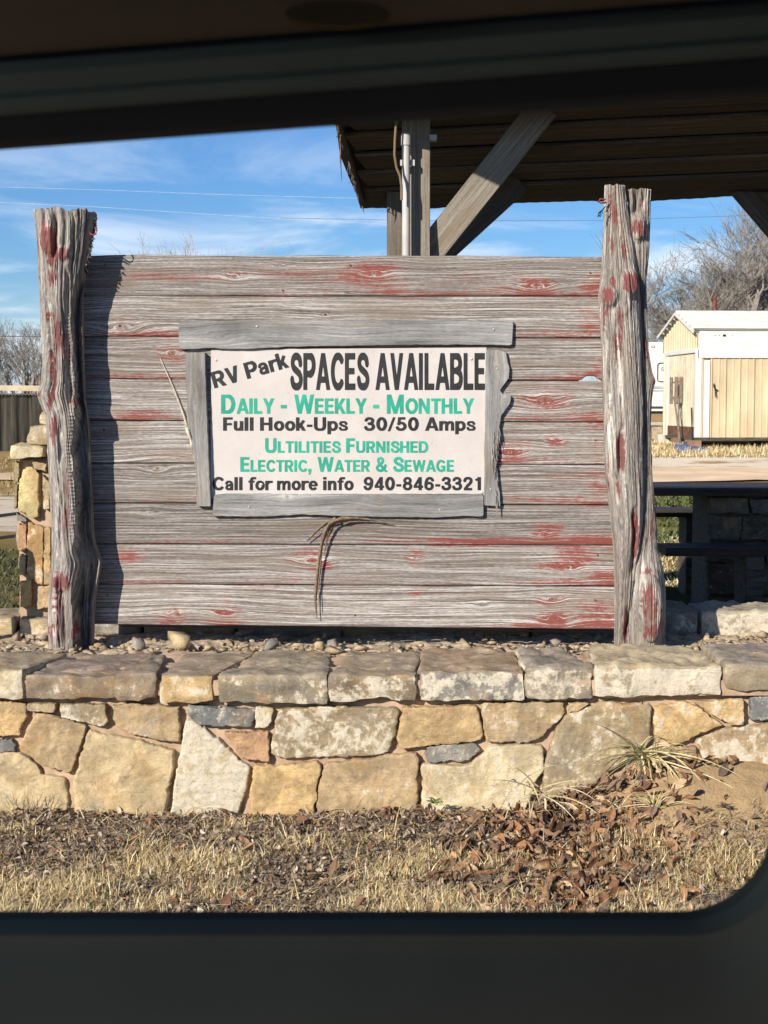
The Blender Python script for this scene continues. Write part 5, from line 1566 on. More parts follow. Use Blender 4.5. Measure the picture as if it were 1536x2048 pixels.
# ------------------------------------------------------------------ picnic table with stone pedestal
tb = thing('picnic_table', 'long dark picnic table with benches and a stone pedestal under the pavilion', 'table', (2.4, 9.0, 0.45))
TW = simple_mat('shaded_table', (0.045, 0.036, 0.028), 0.6, 0.25, 9, 0.25, stretch=(.4, 5, 5), bump=.2)  # near-black base carries the shade under the pavilion
ztab = at(1400, 970, 9.05)[2]
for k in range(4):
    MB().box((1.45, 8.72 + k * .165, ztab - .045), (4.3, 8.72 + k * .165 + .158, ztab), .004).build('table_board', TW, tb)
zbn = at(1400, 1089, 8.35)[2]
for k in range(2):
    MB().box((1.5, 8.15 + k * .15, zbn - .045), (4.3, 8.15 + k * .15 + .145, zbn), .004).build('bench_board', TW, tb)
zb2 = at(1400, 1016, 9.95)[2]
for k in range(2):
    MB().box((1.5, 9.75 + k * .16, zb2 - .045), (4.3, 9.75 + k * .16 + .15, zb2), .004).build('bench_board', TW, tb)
for x in (1.98, 3.6):
    MB().box((x - .05, 8.17, .42), (x + .05, 8.43, zbn - .045), .005).build('bench_leg', M['darkwood'], tb)
    MB().box((x - .05, 9.78, .42), (x + .05, 10.04, zb2 - .045), .005).build('bench_leg', M['darkwood'], tb)
xp0 = at(1418, 1000, 8.75)[0]
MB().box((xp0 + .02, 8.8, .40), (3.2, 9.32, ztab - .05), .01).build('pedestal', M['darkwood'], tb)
k = 0
rnd = random.Random(4)
zq = .44
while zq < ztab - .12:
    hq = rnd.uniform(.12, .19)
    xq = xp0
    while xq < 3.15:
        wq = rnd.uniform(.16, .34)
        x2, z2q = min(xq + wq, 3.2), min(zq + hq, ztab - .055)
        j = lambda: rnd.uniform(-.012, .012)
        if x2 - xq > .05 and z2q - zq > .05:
            face_stone([(xq + .008, z2q + j() - .012), (x2 - .008, z2q + j() - .012), (x2 - .008 + j(), zq + .004), (xq + .008 + j(), zq + .004)], rnd.choice([(.16, .125, .09), (.13, .115, .09), (.11, .085, .06), (.19, .15, .10)]), .05, .3, 1200 + k, tb, 8.765, 8.80, name='pedestal_stone')  # stone browns darkened to stand in for the shade here
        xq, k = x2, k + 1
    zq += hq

# ------------------------------------------------------------------ storage shed
sx0 = at(1393, 875, 28.0)
shed = thing('storage_shed', 'cream and tan metal shed with white corrugated roof raised on blocks', 'shed', (sx0[0], 28.0, sx0[2]), rz=R(-0.0))
SKEW = math.atan2(-.18, 2.4)
shed.rotation_euler = (0, 0, -SKEW * 1.0)
W_, D_, H_, RI = 3.9, 2.4, 1.955, 2.30
cream = simple_mat('cream_siding', (0.63, 0.535, 0.36), 0.55, .05, 3)
tan_s = simple_mat('tan_siding', (0.60, 0.475, 0.30), 0.55, .12, 2.5, stretch=(1, 1, .3))
palec = simple_mat('pale_door', (0.68, 0.59, 0.42), 0.55, .09, 3)
whitem = simple_mat('white_trim', (0.74, 0.72, 0.66), 0.45, .04, 2)
fl = simple_mat('brown_threshold', (0.14, 0.075, 0.04), .7, .2, 8)


def ribbed(name, x0, x1, z0, z1, m, root, pitch=.19, d=.022, y=0.0, axis='x', rib=.035):
    """vertical-ribbed sheet in the plane y (axis x) or x (axis y), ribs standing outwards"""
    pts = []
    a = x0
    while a < x1 - 1e-6:
        for q, h in ((0, 0), (rib * .3, d), (rib * .8, d), (rib * 1.1, 0), (pitch * .55, 0), (pitch * .58, d * .4), (pitch * .66, d * .4), (pitch * .69, 0)):
            if a + q < x1: pts.append((a + q, h))
        a += pitch
    pts.append((x1, 0))
    V = []
    for (p, h) in pts:
        for zz_ in (z0, z1):
            V.append((p, y - h, zz_) if axis == 'x' else (y - h, p, zz_))
    n = len(pts)
    F = [(2 * i, 2 * i + 2, 2 * i + 3, 2 * i + 1) for i in range(n - 1)]
    return mk(name, V, F, m, root, local=True)


body = MB().box((.01, .03, .0), (W_ - .01, D_ - .01, H_ - .02))
body.add([(0.015, .03, H_ - .02), (0.015, D_ - .01, H_ - .02), (.015, D_ / 2, RI - .02), (W_ - .015, .03, H_ - .02), (W_ - .015, D_ - .01, H_ - .02), (W_ - .015, D_ / 2, RI - .02)], [(0, 2, 1), (3, 4, 5), (0, 3, 5, 2), (1, 2, 5, 4), (0, 1, 4, 3)])
body.build('wall', cream, shed, local=True)
ribbed('front_cladding', .24, W_, .0, 1.43, tan_s, shed, pitch=.262, y=.0)
MB().box((.02, -.035, 1.44), (W_, .02, 1.69), .004).box((.02, -.030, 1.692), (W_, .02, 1.94), .004).build('fascia', whitem, shed, local=True)
MB().box((.0, -.028, -.0), (.07, .05, 1.435), .003).build('corner_trim', whitem, shed, local=True)
MB().box((.125, -.030, .0), (.225, .01, 1.40), .003).build('door_trim', whitem, shed, local=True)
ribbed('side_cladding', .07, .125, 0, 1.43, cream, shed, pitch=.06, y=.0)
lk = MB().tube([(.30, -.03, .98), (.29, -.05, .93), (.31, -.05, .89), (.345, -.045, .86), (.37, -.03, .86)], .012, 6).tube([(.315, -.05, .88), (.325, -.05, .80), (.33, -.05, .73)], .010, 6)
lk.build('latch', M['black'], shed, local=True)
mb = MB()
for x in (.30, .38, .47, .62): mb.box((x, -.04, 1.84), (x + .014, -.034, 1.854))
mb.box((.45, -.045, 1.83), (.50, -.034, 1.865))
mb.build('rivet', M['black'], shed, local=True)
# gable end on the left
gv_ = []
a = .02
while a < D_:
    for q, h in ((0, 0), (.03, .02), (.075, .02), (.105, 0)):
        y = min(a + q, D_)
        zt_ = H_ - .03 + (RI - H_) * (1 - abs(y - D_ / 2) / (D_ / 2))
        gv_.append((y, h, zt_))
    a += .17
V = []
for y, h, zt_ in gv_:
    V += [(-.004 - h, y, 1.60), (-.004 - h, y, max(zt_, 1.601))]
mk('gable_cladding', V, [(2 * i, 2 * i + 1, 2 * i + 3, 2 * i + 2) for i in range(len(gv_) - 1)], cream, shed, local=True)
MB().box((-.045, .0, 1.535), (.01, D_ - .2, 1.61), .004).build('door_header', whitem, shed, local=True)
for y0, y1, nm in ((.12, 1.02, 'door'), (1.04, 1.98, 'door')):
    o = ribbed(nm, y0, y1, .19, 1.525, palec, shed, pitch=.17, d=.008, y=-.012, axis='y', rib=.05)
    MB().box((-.02, y0, .19), (-.006, y0 + .03, 1.525)).box((-.02, y1 - .03, .19), (-.006, y1, 1.525)).build('door_edge', whitem if y0 > 1 else palec, o, local=True)
mk('threshold', [(-.02, .12, .0), (-.02, 1.98, .0), (-.02, 1.98, .18), (-.02, .12, .18)], [(0, 3, 2, 1)], fl, shed, local=True)
MB().box((-.03, 2.0, .0), (.0, 2.14, 1.60), .004).build('door_trim', whitem, shed, local=True)
ribbed('side_cladding', 2.15, D_, 0, 1.8, cream, shed, pitch=.12, y=-.004, axis='y')
MB().box((-.035, -.03, .0), (-.0, .06, 1.60), .003).build('corner_trim', whitem, shed, local=True)
# corrugated roof, waves running along the eaves
roofm = simple_mat('white_roof', (0.52, 0.515, 0.48), 0.5, .07, 3)
for sgn in (0, 1):
    V, F = [], []
    n = 80
    for i in range(n + 1):
        t_ = i / n
        yy_ = (-.09 + t_ * (D_ / 2 + .09)) if sgn == 0 else (D_ + .09 - t_ * (D_ / 2 + .09))
        zz_ = H_ - .03 + (RI - H_ + .05) * t_ + .045 * math.cos(t_ * 2 * math.pi * 5)
        V += [(-.10, yy_, zz_), (W_ + .1, yy_, zz_), (-.10, yy_, zz_ - .012), (W_ + .1, yy_, zz_ - .012)]
    for i in range(n):
        a, b = i * 4, i * 4 + 4
        F += [(a, a + 1, b + 1, b), (a + 2, b + 2, b + 3, a + 3), (a, b, b + 2, a + 2)]
    mk('roof_sheet', V, F, roofm, shed, True, local=True)
MB().bar((-.11, -.08, H_ - .05), (-.11, D_ / 2, RI + .0), .05, .02, (0, 0, 1)).bar((-.11, D_ + .08, H_ - .05), (-.11, D_ / 2, RI + .0), .05, .02, (0, 0, 1)).build('gable_trim', whitem, shed, local=True)
MB().box((-.02, -.01, -.06), (W_, .09, .0)).box((-.02, .0, -.055), (.1, D_, -.002)).box((-.02, D_ - .1, -.06), (W_, D_, 0)).build('floor_skid', M['darkwood'], shed, local=True)

bl = simple_mat('cinder_block', (0.40, 0.33, 0.24), .95, .15, 16, .1, bump=.4)


def block_thing(px, py, Y, sx, sy, sz, label, m=bl, rz=0):
    p = at(px, py, Y)
    g = float(terrain(p[0], p[1]))
    o = MB().box((-sx / 2, -sy / 2, -.03), (sx / 2, sy / 2, sz), .008).build('concrete_block', m, None, local=True)
    o.location = (p[0], p[1], g)
    o.rotation_euler = (0, 0, rz)
    tag(o, label, 'block')


block_thing(1331, 880, 30.3, .34, .3, .17, 'pale concrete block under the far corner of the shed', simple_mat('pale_block', (.55, .5, .4), .9))
block_thing(1356, 880, 28.9, .24, .2, .15, 'brown block under the shed doors left of the blue tarp', simple_mat('brown_block', (.25, .15, .09), .9))
block_thing(1388, 882, 28.05, .24, .2, .15, 'brown block under the near corner of the shed above the blue tarp', simple_mat('brown_block_b', (.27, .16, .10), .9))
for k, (x, y) in enumerate(((7.6, 28.1), (9.3, 28.2), (7.4, 30.2), (9.2, 30.3))):
    o = MB().box((-.2, -.15, -.05), (.2, .15, float(sx0[2] - .06 - terrain(x, y))), .008).build('concrete_block', bl, None, local=True)
    o.location = (x, y, float(terrain(x, y)))
    tag(o, 'grey concrete block in the dark under the shed floor', 'block', 'blocks under the shed floor')

# two long-handled brooms standing against the shed doors
hm = simple_mat('broom_handle', (.16, .135, .11), .7, .2, 20)
hb = simple_mat('broom_head', (.20, .155, .12), .8, .2, 30)


def broom(label, base, top, headw, group):
    o = thing('broom', label, 'broom', base, group)
    p, q = np.array(base), np.array(top)
    MB().tube([p, p * .4 + q * .6, q], .017, 8).build('handle', hm, o, True)
    mb = MB()
    for dx in (-headw, headw):
        mb.box((q[0] + dx - .028, q[1] - .03, q[2] - .14), (q[0] + dx + .028, q[1] + .03, q[2] + .36), .006)
    for dz in (-.05, .25):
        mb.box((q[0] - headw, q[1] - .012, q[2] + dz), (q[0] + headw, q[1] + .012, q[2] + dz + .03))
    mb.build('head', hb, o)
    return o


bx, by = at(1362, 879, 28.6)[0], 28.6
gz_ = float(terrain(bx, by))
broom('weathered broom leaning on the shed doors, its head the farther left of two', (bx, by, gz_), (at(1352, 785, 28.75)[0], 28.95, at(1352, 793, 28.75)[2]), .05, None)
broom('dark broom leaning on the shed doors, its head the farther right of two', (bx - .03, by + .05, gz_), (at(1360, 785, 28.75)[0], 28.9, at(1360, 792, 28.75)[2]), .045, None)
px0, pz0 = at(1385, 815, 28.3)[0], at(1385, 815, 28.3)[2]
o = MB().tube([(px0 - .04, 28.05, float(terrain(px0, 28.1))), (px0 - .04, 28.2, pz0)], .012, 8).build('metal_rod', M['black'], None, True)
tag(o, 'thin dark rod standing at the near corner of the shed', 'rod')

# crumpled blue tarp on the lawn
tx, ty = at(1385, 893, 27.4)[0], 27.4
u = np.linspace(-1, 1, 60); v = np.linspace(-1, 1, 30)
A, B = np.meshgrid(u, v, indexing='ij')
rr = np.clip(1 - (np.abs(A) ** 3 + np.abs(B) ** 2), 0, 1) ** .5
X = tx + A * .36 + .03 * fbm(A * 3, B * 3, None, 3); Y = ty + B * .22
Z = terrain(X, Y) + .005 + rr * (.055 + .06 * np.exp(-((A + .55) / .4) ** 2) + .05 * fbm(A * 5, B * 4, None, 8, 4))
o = mk('tarp', np.stack([X, Y, Z], -1), grid_faces(60, 30), simple_mat('blue_tarp', (.075, .125, .23), .5, .2, 18), smooth=True)
tag(o, 'crumpled blue tarp lying on the grass before the shed', 'tarp')
pole = at(1430, 600, 33)
o = MB().tube([(pole[0], 33, .8), (pole[0], 33, at(1430, 592, 33)[2])], .045, 10).build('pole', M['rust'], None, True)
tag(o, 'rusty pole rising behind the shed roof', 'pole')

# ------------------------------------------------------------------ travel trailer behind the shed
ta = at(1291, 684, 33)
g0 = float(terrain(6.0, 33))
rv = thing('travel_trailer', 'white travel trailer partly hidden behind the shed', 'trailer', (ta[0], 33, g0))
rvm = simple_mat('trailer_white', (.76, .75, .70), .4, .04, 2)
ztop, zlow = ta[2] - g0, at(1310, 822, 33)[2] - g0
mb = MB().box((0, 0, zlow), (6.5, 2.4, ztop), .10)
mb.build('body', rvm, rv, True, local=True)
zs = at(1310, 772, 33)[2] - g0
MB().box((-.02, -.02, zs - .05), (6.5, .02, zs + .0)).box((-.02, -.015, zs - .11), (6.5, .02, zs - .08)).build('trim_strip', simple_mat('grey_trim', (.42, .42, .41), .4), rv, local=True)
MB().box((.0, .02, zlow - .06), (6.5, 2.3, zlow - .005)).build('underside', M['black'], rv, local=True)
mb = MB()
zv = at(1310, 693, 33)[2] - g0
mb.tube([(.16 + .045 * math.cos(q), -.008, zv + .016 * math.sin(q)) for q in np.linspace(0, 6.28, 13)], .008, 6)
mb.build('vent', simple_mat('vent_brown', (.25, .17, .13), .5), rv, True, local=True)
ex0, ex1 = at(1315, 740, 33)[0] - ta[0], at(1352, 740, 33)[0] - ta[0]
ez0, ez1 = at(1315, 763, 33)[2] - g0, at(1315, 726, 33)[2] - g0
pts = []
for (cx_, cz_, a0) in ((ex1 - .05, ez1 - .05, 0), (ex0 + .05, ez1 - .05, 90), (ex0 + .05, ez0 + .05, 180), (ex1 - .05, ez0 + .05, 270)):
    for q in (0, 30, 60, 90): pts.append((cx_ + .05 * math.cos(R(a0 + q)), -.012, cz_ + .05 * math.sin(R(a0 + q))))
em = MB().tube(pts + [pts[0]], .012, 6, False)
em.build('emblem_outline', simple_mat('emblem_grey', (.10, .10, .09), .5), rv, True, local=True)
ec = lambda a, b: (ex0 + .04 + a * .36, -.012, ez0 + .04 + b * .32)
em = MB().tube([ec(*q) for q in ((.14, .62), (.10, .72), (.16, .82), (.26, .80), (.30, .62), (.34, .36), (.40, .22), (.52, .45), (.62, .72), (.74, .84), (.84, .80), (.82, .70))], .010, 6)
em.tube([ec(*q) for q in ((.20, .60), (.22, .70), (.30, .72))], .008, 6)
em.build('emblem_script', simple_mat('emblem_pale', (.34, .34, .31), .5), rv, True, local=True)
for x in (2.6, 3.4):
    w_ = MB().tube([(x, .15, .34), (x, .38, .34)], .34, 24)
    w_.build('wheel', M['black'], rv, True, local=True)
sup = MB().box((.0, .35, -.02), (.45, .8, .28), .01)
sup.build('support_block', bl, rv, local=True)
MB().box((.1, .3, .28), (.5, .9, .36), .01).build('support_block', simple_mat('support_b', (.5, .46, .38), .9), rv, local=True)
st_ = MB().tube([(.12, .3, 0), (.12, .3, zlow)], .05, 8)
st_.build('jack', cm, rv, True, local=True)

# ------------------------------------------------------------------ long dark shed far left
bl0 = at(-330, 890, 46)
g1 = float(terrain(-11, 46))
lb = thing('carport', 'long low dark building with a pale tin roof edge beyond the left post', 'building', (bl0[0], 46, g1))
hb_ = at(40, 787, 46)[2] - g1
L_ = 15.5
dk = simple_mat('dark_curtain', (.055, .05, .04), .9, .35, 2.5, .1, stretch=(6, 6, .3), bump=.3)
V, F = [], []
xs_ = np.linspace(0, L_, 220)
for i, x in enumerate(xs_):
    y = .05 * math.sin(x * 9) + .03 * math.sin(x * 23)
    V += [(x, y, -.3), (x, y, hb_)]
F = [(2 * i, 2 * i + 2, 2 * i + 3, 2 * i + 1) for i in range(219)]
mk('curtain_wall', V, F, dk, lb, local=True)
MB().box((0, .3, -.3), (L_, 6, hb_ - .05)).build('wall', dk, lb, local=True)
rf = simple_mat('tan_tin', (.50, .42, .28), .6, .1, 3)
dzr = at(60, 772, 46)[2] - at(60, 787, 46)[2]
V = [(-.2, -.25, hb_ + dzr * 1.35), (L_ + .3, -.25, hb_ + dzr * .55), (L_ + .3, 6.4, hb_ + dzr * .7), (-.2, 6.4, hb_ + dzr * 1.5)]
V += [(x, y, z - .16) for x, y, z in V]
mk('roof', V, [(0, 1, 2, 3), (7, 6, 5, 4), (0, 4, 5, 1), (1, 5, 6, 2), (2, 6, 7, 3), (3, 7, 4, 0)], rf, lb, local=True)
fr_ = MB()
for i in range(150):
    x = i * .1
    fr_.tube([(x, -.12, hb_ - .0), (x + .05, -.12, hb_ - .05), (x + .1, -.12, hb_)], .012, 4)
fr_.build('scalloped_fringe', simple_mat('fringe', (.30, .29, .25), .8), lb, local=True)
o = MB().box((-.0, 0, 0), (5, 4, 1.5)).add([(-.3, -.3, 1.5), (5.3, -.3, 1.5), (5.3, 4.3, 1.5), (-.3, 4.3, 1.5), (.5, 2, 2.2), (4.5, 2, 2.2)], [(0, 1, 5, 4), (1, 2, 5), (2, 3, 4, 5), (3, 0, 4), (0, 3, 2, 1)])
o = o.build('house', simple_mat('far_house', (.20, .12, .085), .8), None, local=True)
o.location = (at(50, 760, 85)[0], 85, at(50, 768, 85)[2] - 1.5)
tag(o, 'reddish low house far off behind the bare left trees', 'house')

# black cables strung low at the far left
for (y0, y1, lab) in ((1031, 1027, 'upper black cable strung low beside the stone pillar'), (1079, 1071, 'lower black cable strung low beside the stone pillar')):
    p, q = at(-400, y0 + 42, 8.2), at(34, y1, 7.5)
    o = MB().tube([p, p * .5 + q * .5 - np.array([0, 0, .01]), q + (q - p) * .02], .0085, 8).build('cable', M['black'], None, True)
    tag(o, lab, 'cable')
# short stake out of frame whose shadow falls on the pillar
o = MB().tube([(-2.06, 6.78, .45), (-2.06, 6.78, 1.22), (-2.06, 6.78, 1.255), (-2.06, 6.78, 1.27)], [.033, .033, .026, .008], 14).build('stake', M['darkwood'], None, True)
tag(o, 'round wooden stake standing in the planter left of the left log post', 'stake')

# ------------------------------------------------------------------ overhead wires
wl = simple_mat('pale_wire', (.62, .62, .60), .5)
wd_ = simple_mat('dark_wire', (.12, .12, .12), .5)
for pts, rad, m_, lab in (
    (((-60, 372), (180, 379), (440, 389), (900, 402)), .0030, wl, 'upper pale wire crossing the sky above the left post'),
    (((-60, 402), (180, 413), (440, 430), (900, 456)), .0030, wl, 'lower pale wire crossing the sky just above the left post'),
    (((560, 436), (900, 442), (1200, 441), (1640, 426)), .005, wd_, 'thin dark wire crossing the sky behind the right post'),
    (((-60, 672), (60, 673), (200, 676)), .012, wd_, 'dark wire low in the sky among the left bare trees'),
    (((1200, 655), (1330, 654), (1500, 652)), .012, wd_, 'dark wire low in the sky behind the right bare trees')):
    o = MB().tube([at(a, b, 36) for a, b in pts], rad, 5).build('power_line', m_, None, True)
    tag(o, lab, 'wire')

# ------------------------------------------------------------------ bare winter trees
bark = simple_mat('bark', (.16, .135, .11), .9, .2, 12, .1)
twig = simple_mat('twigs', (.25, .225, .195), .9, .2, 3, .1)


def bare_tree(name, x, y, h, seed, label, spread=1.0, levels=5, trunk_h=.22, rad=.13, group=None, twm=None, lean=0.0, dens=1.0):
    rn = random.Random(seed)
    g = float(terrain(x, y)) - .05
    root = thing(name, label, 'tree', (x, y, g), group)
    tv, tf, cv, cf = [], [], [], []

    def seg(pts, r0, r1, V, F, n):
        b = len(V)
        k = len(pts)
        for i, p in enumerate(pts):
            d = (pts[min(i + 1, k - 1)] - pts[max(i - 1, 0)]).normalized()
            a = d.cross(Vector((.3, .9, .2))).normalized()
            c = d.cross(a)
            r = r0 + (r1 - r0) * i / (k - 1)
            for j in range(n):
                t = 2 * math.pi * j / n
                V.append(p + (a * math.cos(t) + c * math.sin(t)) * r)
        for i in range(k - 1):
            for j in range(n):
                F.append((b + i * n + j, b + i * n + (j + 1) % n, b + i * n + n + (j + 1) % n, b + i * n + n + j))

    def grow(p, d, L, r, lev):
        npt = 5 if lev < 3 else 4
        pts = [p]
        q = d.copy()
        for i in range(npt - 1):
            q = (q + Vector((rn.gauss(0, .20), rn.gauss(0, .20), rn.gauss(.05, .15)))).normalized()
            pts.append(pts[-1] + q * (L / (npt - 1)))
        r1 = max(r * (.55 if lev else .75), .0035)
        if lev <= 0: seg(pts, r, r1, tv, tf, 9)
        else: seg(pts, r, r1, cv, cf, 5 if lev < 3 else 3)
        if lev >= levels: return
        nch = {0: rn.randint(4, 6), 1: rn.randint(5, 7), 2: rn.randint(5, 7), 3: rn.randint(4, 6), 4: rn.randint(3, 5)}.get(lev, 3)
        nch = max(2, int(nch * dens))
        for c in range(nch):
            t = rn.uniform(.35, 1.0) if lev else rn.uniform(.6, 1.0)
            f = t * (npt - 1)
            i = min(int(f), npt - 2)
            bp = pts[i].lerp(pts[i + 1], f - i)
            az = rn.uniform(0, 2 * math.pi)
            el = rn.uniform(.35, 1.05)
            side = Vector((math.cos(az) * spread, math.sin(az) * spread, .1))
            nd_ = (q * math.cos(el) + side * math.sin(el) + Vector((0, 0, .12))).normalized()
            grow(bp, nd_, L * rn.uniform(.52, .80) * (1.25 if lev == 0 else 1), max(r1 * rn.uniform(.45, .75), .004), lev + 1)

    grow(Vector((0, 0, 0)), Vector((lean, 0, 1)).normalized(), h * trunk_h, rad, 0)
    V = np.array([v[:] for v in cv])
    sc = h / max(V[:, 2].max(), .1)
    mk('trunk', np.array([v[:] for v in tv]) * sc, tf, bark, root, True, local=True)
    o = mk('crown', V * sc, cf, twm or twig, root, False, local=True)
    return root


grp = 'bare trees behind the shed'
tp = at(1520, 440, 47)
bare_tree('bare_tree', tp[0] + .6, 47, tp[2] + .1, 11, 'big bare tree with a wide grey crown rising over the shed roof', 1.15, 5, .20, .20, grp)
tp = at(1405, 505, 52)
bare_tree('bare_tree', tp[0], 52, tp[2] - .1, 5, 'lower bare tree left of the big one, above the shed gable', 1.1, 5, .2, .14, grp, dens=.9)
tp = at(1345, 555, 60)
bare_tree('bare_tree', tp[0], 60, tp[2] - .6, 8, 'slender bare tree showing between the right log post and the shed', .8, 5, .25, .10, grp)
tp = at(1640, 480, 55)
bare_tree('bare_tree', tp[0], 55, tp[2], 17, 'bare tree at the right edge, behind the big crown', 1.1, 5, .2, .16, grp)
tp = at(1475, 590, 62)
bare_tree('bare_tree', tp[0], 62, tp[2], 27, 'short dense bare tree low behind the shed roof', 1.2, 5, .2, .14, grp)
grp = 'bare trees beyond the left post'
tp = at(22, 628, 58)
bare_tree('bare_tree', tp[0], 58, tp[2] + .1, 31, 'bare leggy tree at the left edge over the dark building', .8, 5, .25, .12, grp, dens=.8)
tp = at(62, 650, 62)
bare_tree('bare_tree', tp[0], 62, tp[2], 37, 'bare tree close beside the left log post', .8, 5, .28, .11, grp, dens=.8)
tp = at(-40, 650, 60)
bare_tree('bare_tree', tp[0], 60, tp[2] + .1, 43, 'bare tree partly cut by the left picture edge', .8, 5, .28, .11, grp, dens=.8)
tan_tw = simple_mat('pale_twigs', (.42, .35, .26), .9, .15, 3, .1)
tp = at(350, 462, 50)
bare_tree('bare_tree', tp[0], 50, tp[2] + .15, 51, 'pale twigs of a bare tree showing over the top plank at left', .9, 5, .3, .14, None, tan_tw, dens=.85)
tp = at(432, 488, 56)
bare_tree('bare_tree', tp[0], 56, tp[2] + .1, 57, 'few pale twigs over the top plank, right of the taller ones', .8, 5, .3, .12, None, tan_tw, dens=.7)
# distant wood reading as one mass
rn = random.Random(77)
V, F = [], []
for k in range(9000):
    left = rn.random() < .5
    x = rn.uniform(-60, -20) if left else rn.uniform(12, 75)
    y = rn.uniform(105, 125)
    hh = (3.2 + 1.0 * float(vn(x * .18, 2.0, None, 3))) * rn.uniform(.25, 1)
    g = float(np.interp(y, [100, 130], [.4, .3]))
    z = g + hh * rn.random() ** .7
    d = Vector((rn.gauss(0, .7), rn.gauss(0, .4), rn.gauss(.8, .4))).normalized() * rn.uniform(.5, 1.3)
    b = len(V)
    V += [(x - .018, y, z), (x + .018, y, z), (x + d.x, y + d.y, z + d.z)]
    F.append((b, b + 1, b + 2))
o = mk('distant_wood', V, F, simple_mat('far_wood', (.20, .175, .155), .95, .2, .2, .05))
tag(o, 'grey brown far wood of bare trees along the horizon', 'wood', kind='stuff')

# ------------------------------------------------------------------ dry grass, weeds and leaves
def blades(n, X, Y, L, Wd, lean, cols, rs, Zf=None, curl=0.6):
    """n grass blades of three rows of two vertices"""
    az = rs.uniform(0, 2 * math.pi, n)
    el = np.clip(rs.normal(lean, .35, n), .05, 1.5)         # angle away from upright
    dirx, diry = np.cos(az), np.sin(az)
    Z = terrain(X, Y) if Zf is None else Zf
    sx, sy = -diry, dirx
    V = np.zeros((n, 6, 3))
    for k, t in enumerate((0, .5, 1.0)):
        e = el * (1 - curl * .5) + el * curl * t
        hx = np.sin(e) * L * t
        hz = np.cos(e) * L * t
        wv = Wd * (1 - .85 * t)
        for j, s in enumerate((-1, 1)):
            V[:, k * 2 + j, 0] = X + dirx * hx + sx * wv * s / 2
            V[:, k * 2 + j, 1] = Y + diry * hx + sy * wv * s / 2
            V[:, k * 2 + j, 2] = Z - .004 + hz
    b = np.arange(n)[:, None] * 6
    F = np.concatenate([b + np.array([0, 1, 3, 2]), b + np.array([2, 3, 5, 4])], 0)
    C_ = np.repeat(cols[:, None, :], 6, 1)
    return V.reshape(-1, 3), F, C_.reshape(-1, 3)


def pick(rs, pal, n, jit=.18):
    p = np.array(pal)[rs.randint(0, len(pal), n)]
    return p * (1 + rs.uniform(-jit, jit, (n, 1)))


def mesh_join(lst):
    n, V, F, C_ = 0, [], [], []
    for v, f, c in lst:
        V.append(v); F.append(f + n); C_.append(c)
        n += len(v)
    return np.concatenate(V), np.concatenate(F), np.concatenate(C_)


rs = np.random.RandomState(10)
STRAW = [(.66, .53, .27), (.77, .64, .37), (.55, .42, .20), (.40, .29, .14), (.80, .69, .45)]
GREYB = [(.27, .215, .16), (.36, .29, .22), (.18, .14, .10), (.48, .41, .32), (.25, .17, .11), (.15, .11, .08)]
BROWNL = [(.20, .105, .055), (.27, .145, .075), (.14, .075, .045), (.32, .20, .11), (.21, .13, .085), (.17, .12, .09), (.40, .29, .18)]


def straw_density(X, Y):
    """where straw tufts stand (the rest is grey dead ground cover)"""
    d = 1.1 * fbm(X * 3.4, Y * 5.0, None, 101, 3)
    d = d + .75 * np.exp(-((X + .95) / .55) ** 2 - ((Y - 5.1) / .33) ** 2) + .5 * np.exp(-((X - .35) / .6) ** 2 - ((Y - 5.03) / .22) ** 2) - .9 * ss(5.45, 5.9, Y)
    return d


def mound(X, Y):
    return np.exp(-((X - 1.15) / np.where(X < 1.15, .36, 1.3)) ** 2 - ((Y - 6.0) / .62) ** 2)


def region(n, x0=-1.8, x1=2.0, y0=4.7, y1=6.0):
    return rs.uniform(x0, x1, n), rs.uniform(y0, y1, n)


parts = []
X, Y = region(210000)
d = straw_density(X, Y)
k = (d > rs.uniform(-.30, .62, len(X))) & (mound(X, Y) < .35)
X, Y = X[k], Y[k]
n = len(X)
parts.append(blades(n, X, Y, rs.uniform(.016, .070, n) * (0.8 + .35 * np.clip(straw_density(X, Y), 0, 1)), rs.uniform(.002, .0052, n), 1.0, pick(rs, STRAW, n, .32), rs))
X, Y = region(130000)                          # matted dead stems and curled weeds
k = mound(X, Y) < .4 + .25 * rs.rand(len(X))
X, Y = X[k], Y[k]
n = len(X)
parts.append(blades(n, X, Y, rs.uniform(.010, .040, n), rs.uniform(.002, .008, n), 1.05, pick(rs, GREYB, n, .3), rs, curl=1.2))
n = 2600                                      # long straws lying flat
X, Y = region(n)
k = mound(X, Y) < .55
X, Y = X[k], Y[k]; n = len(X)
parts.append(blades(n, X, Y, rs.uniform(.05, .13, n), rs.uniform(.0022, .005, n), 1.42, pick(rs, STRAW, n, .25), rs, Zf=terrain(X, Y) + rs.uniform(.004, .035, n), curl=.25))
X, Y = region(1800)                           # a little living green low in the turf
k = (fbm(X * 3, Y * 3, None, 111, 2) > .25) & (mound(X, Y) < .4)
X, Y = X[k], Y[k]
n = len(X)
parts.append(blades(n, X, Y, rs.uniform(.015, .04, n), rs.uniform(.002, .004, n), .8, pick(rs, [(.16, .17, .06), (.22, .22, .09)], n), rs))
V, F, C_ = mesh_join(parts)
o = mk('dry_grass', V, F, M['litter'], None, False, {'col': C_})
tag(o, 'straw coloured winter grass and matted grey dead weeds before the wall', 'grass', kind='stuff')

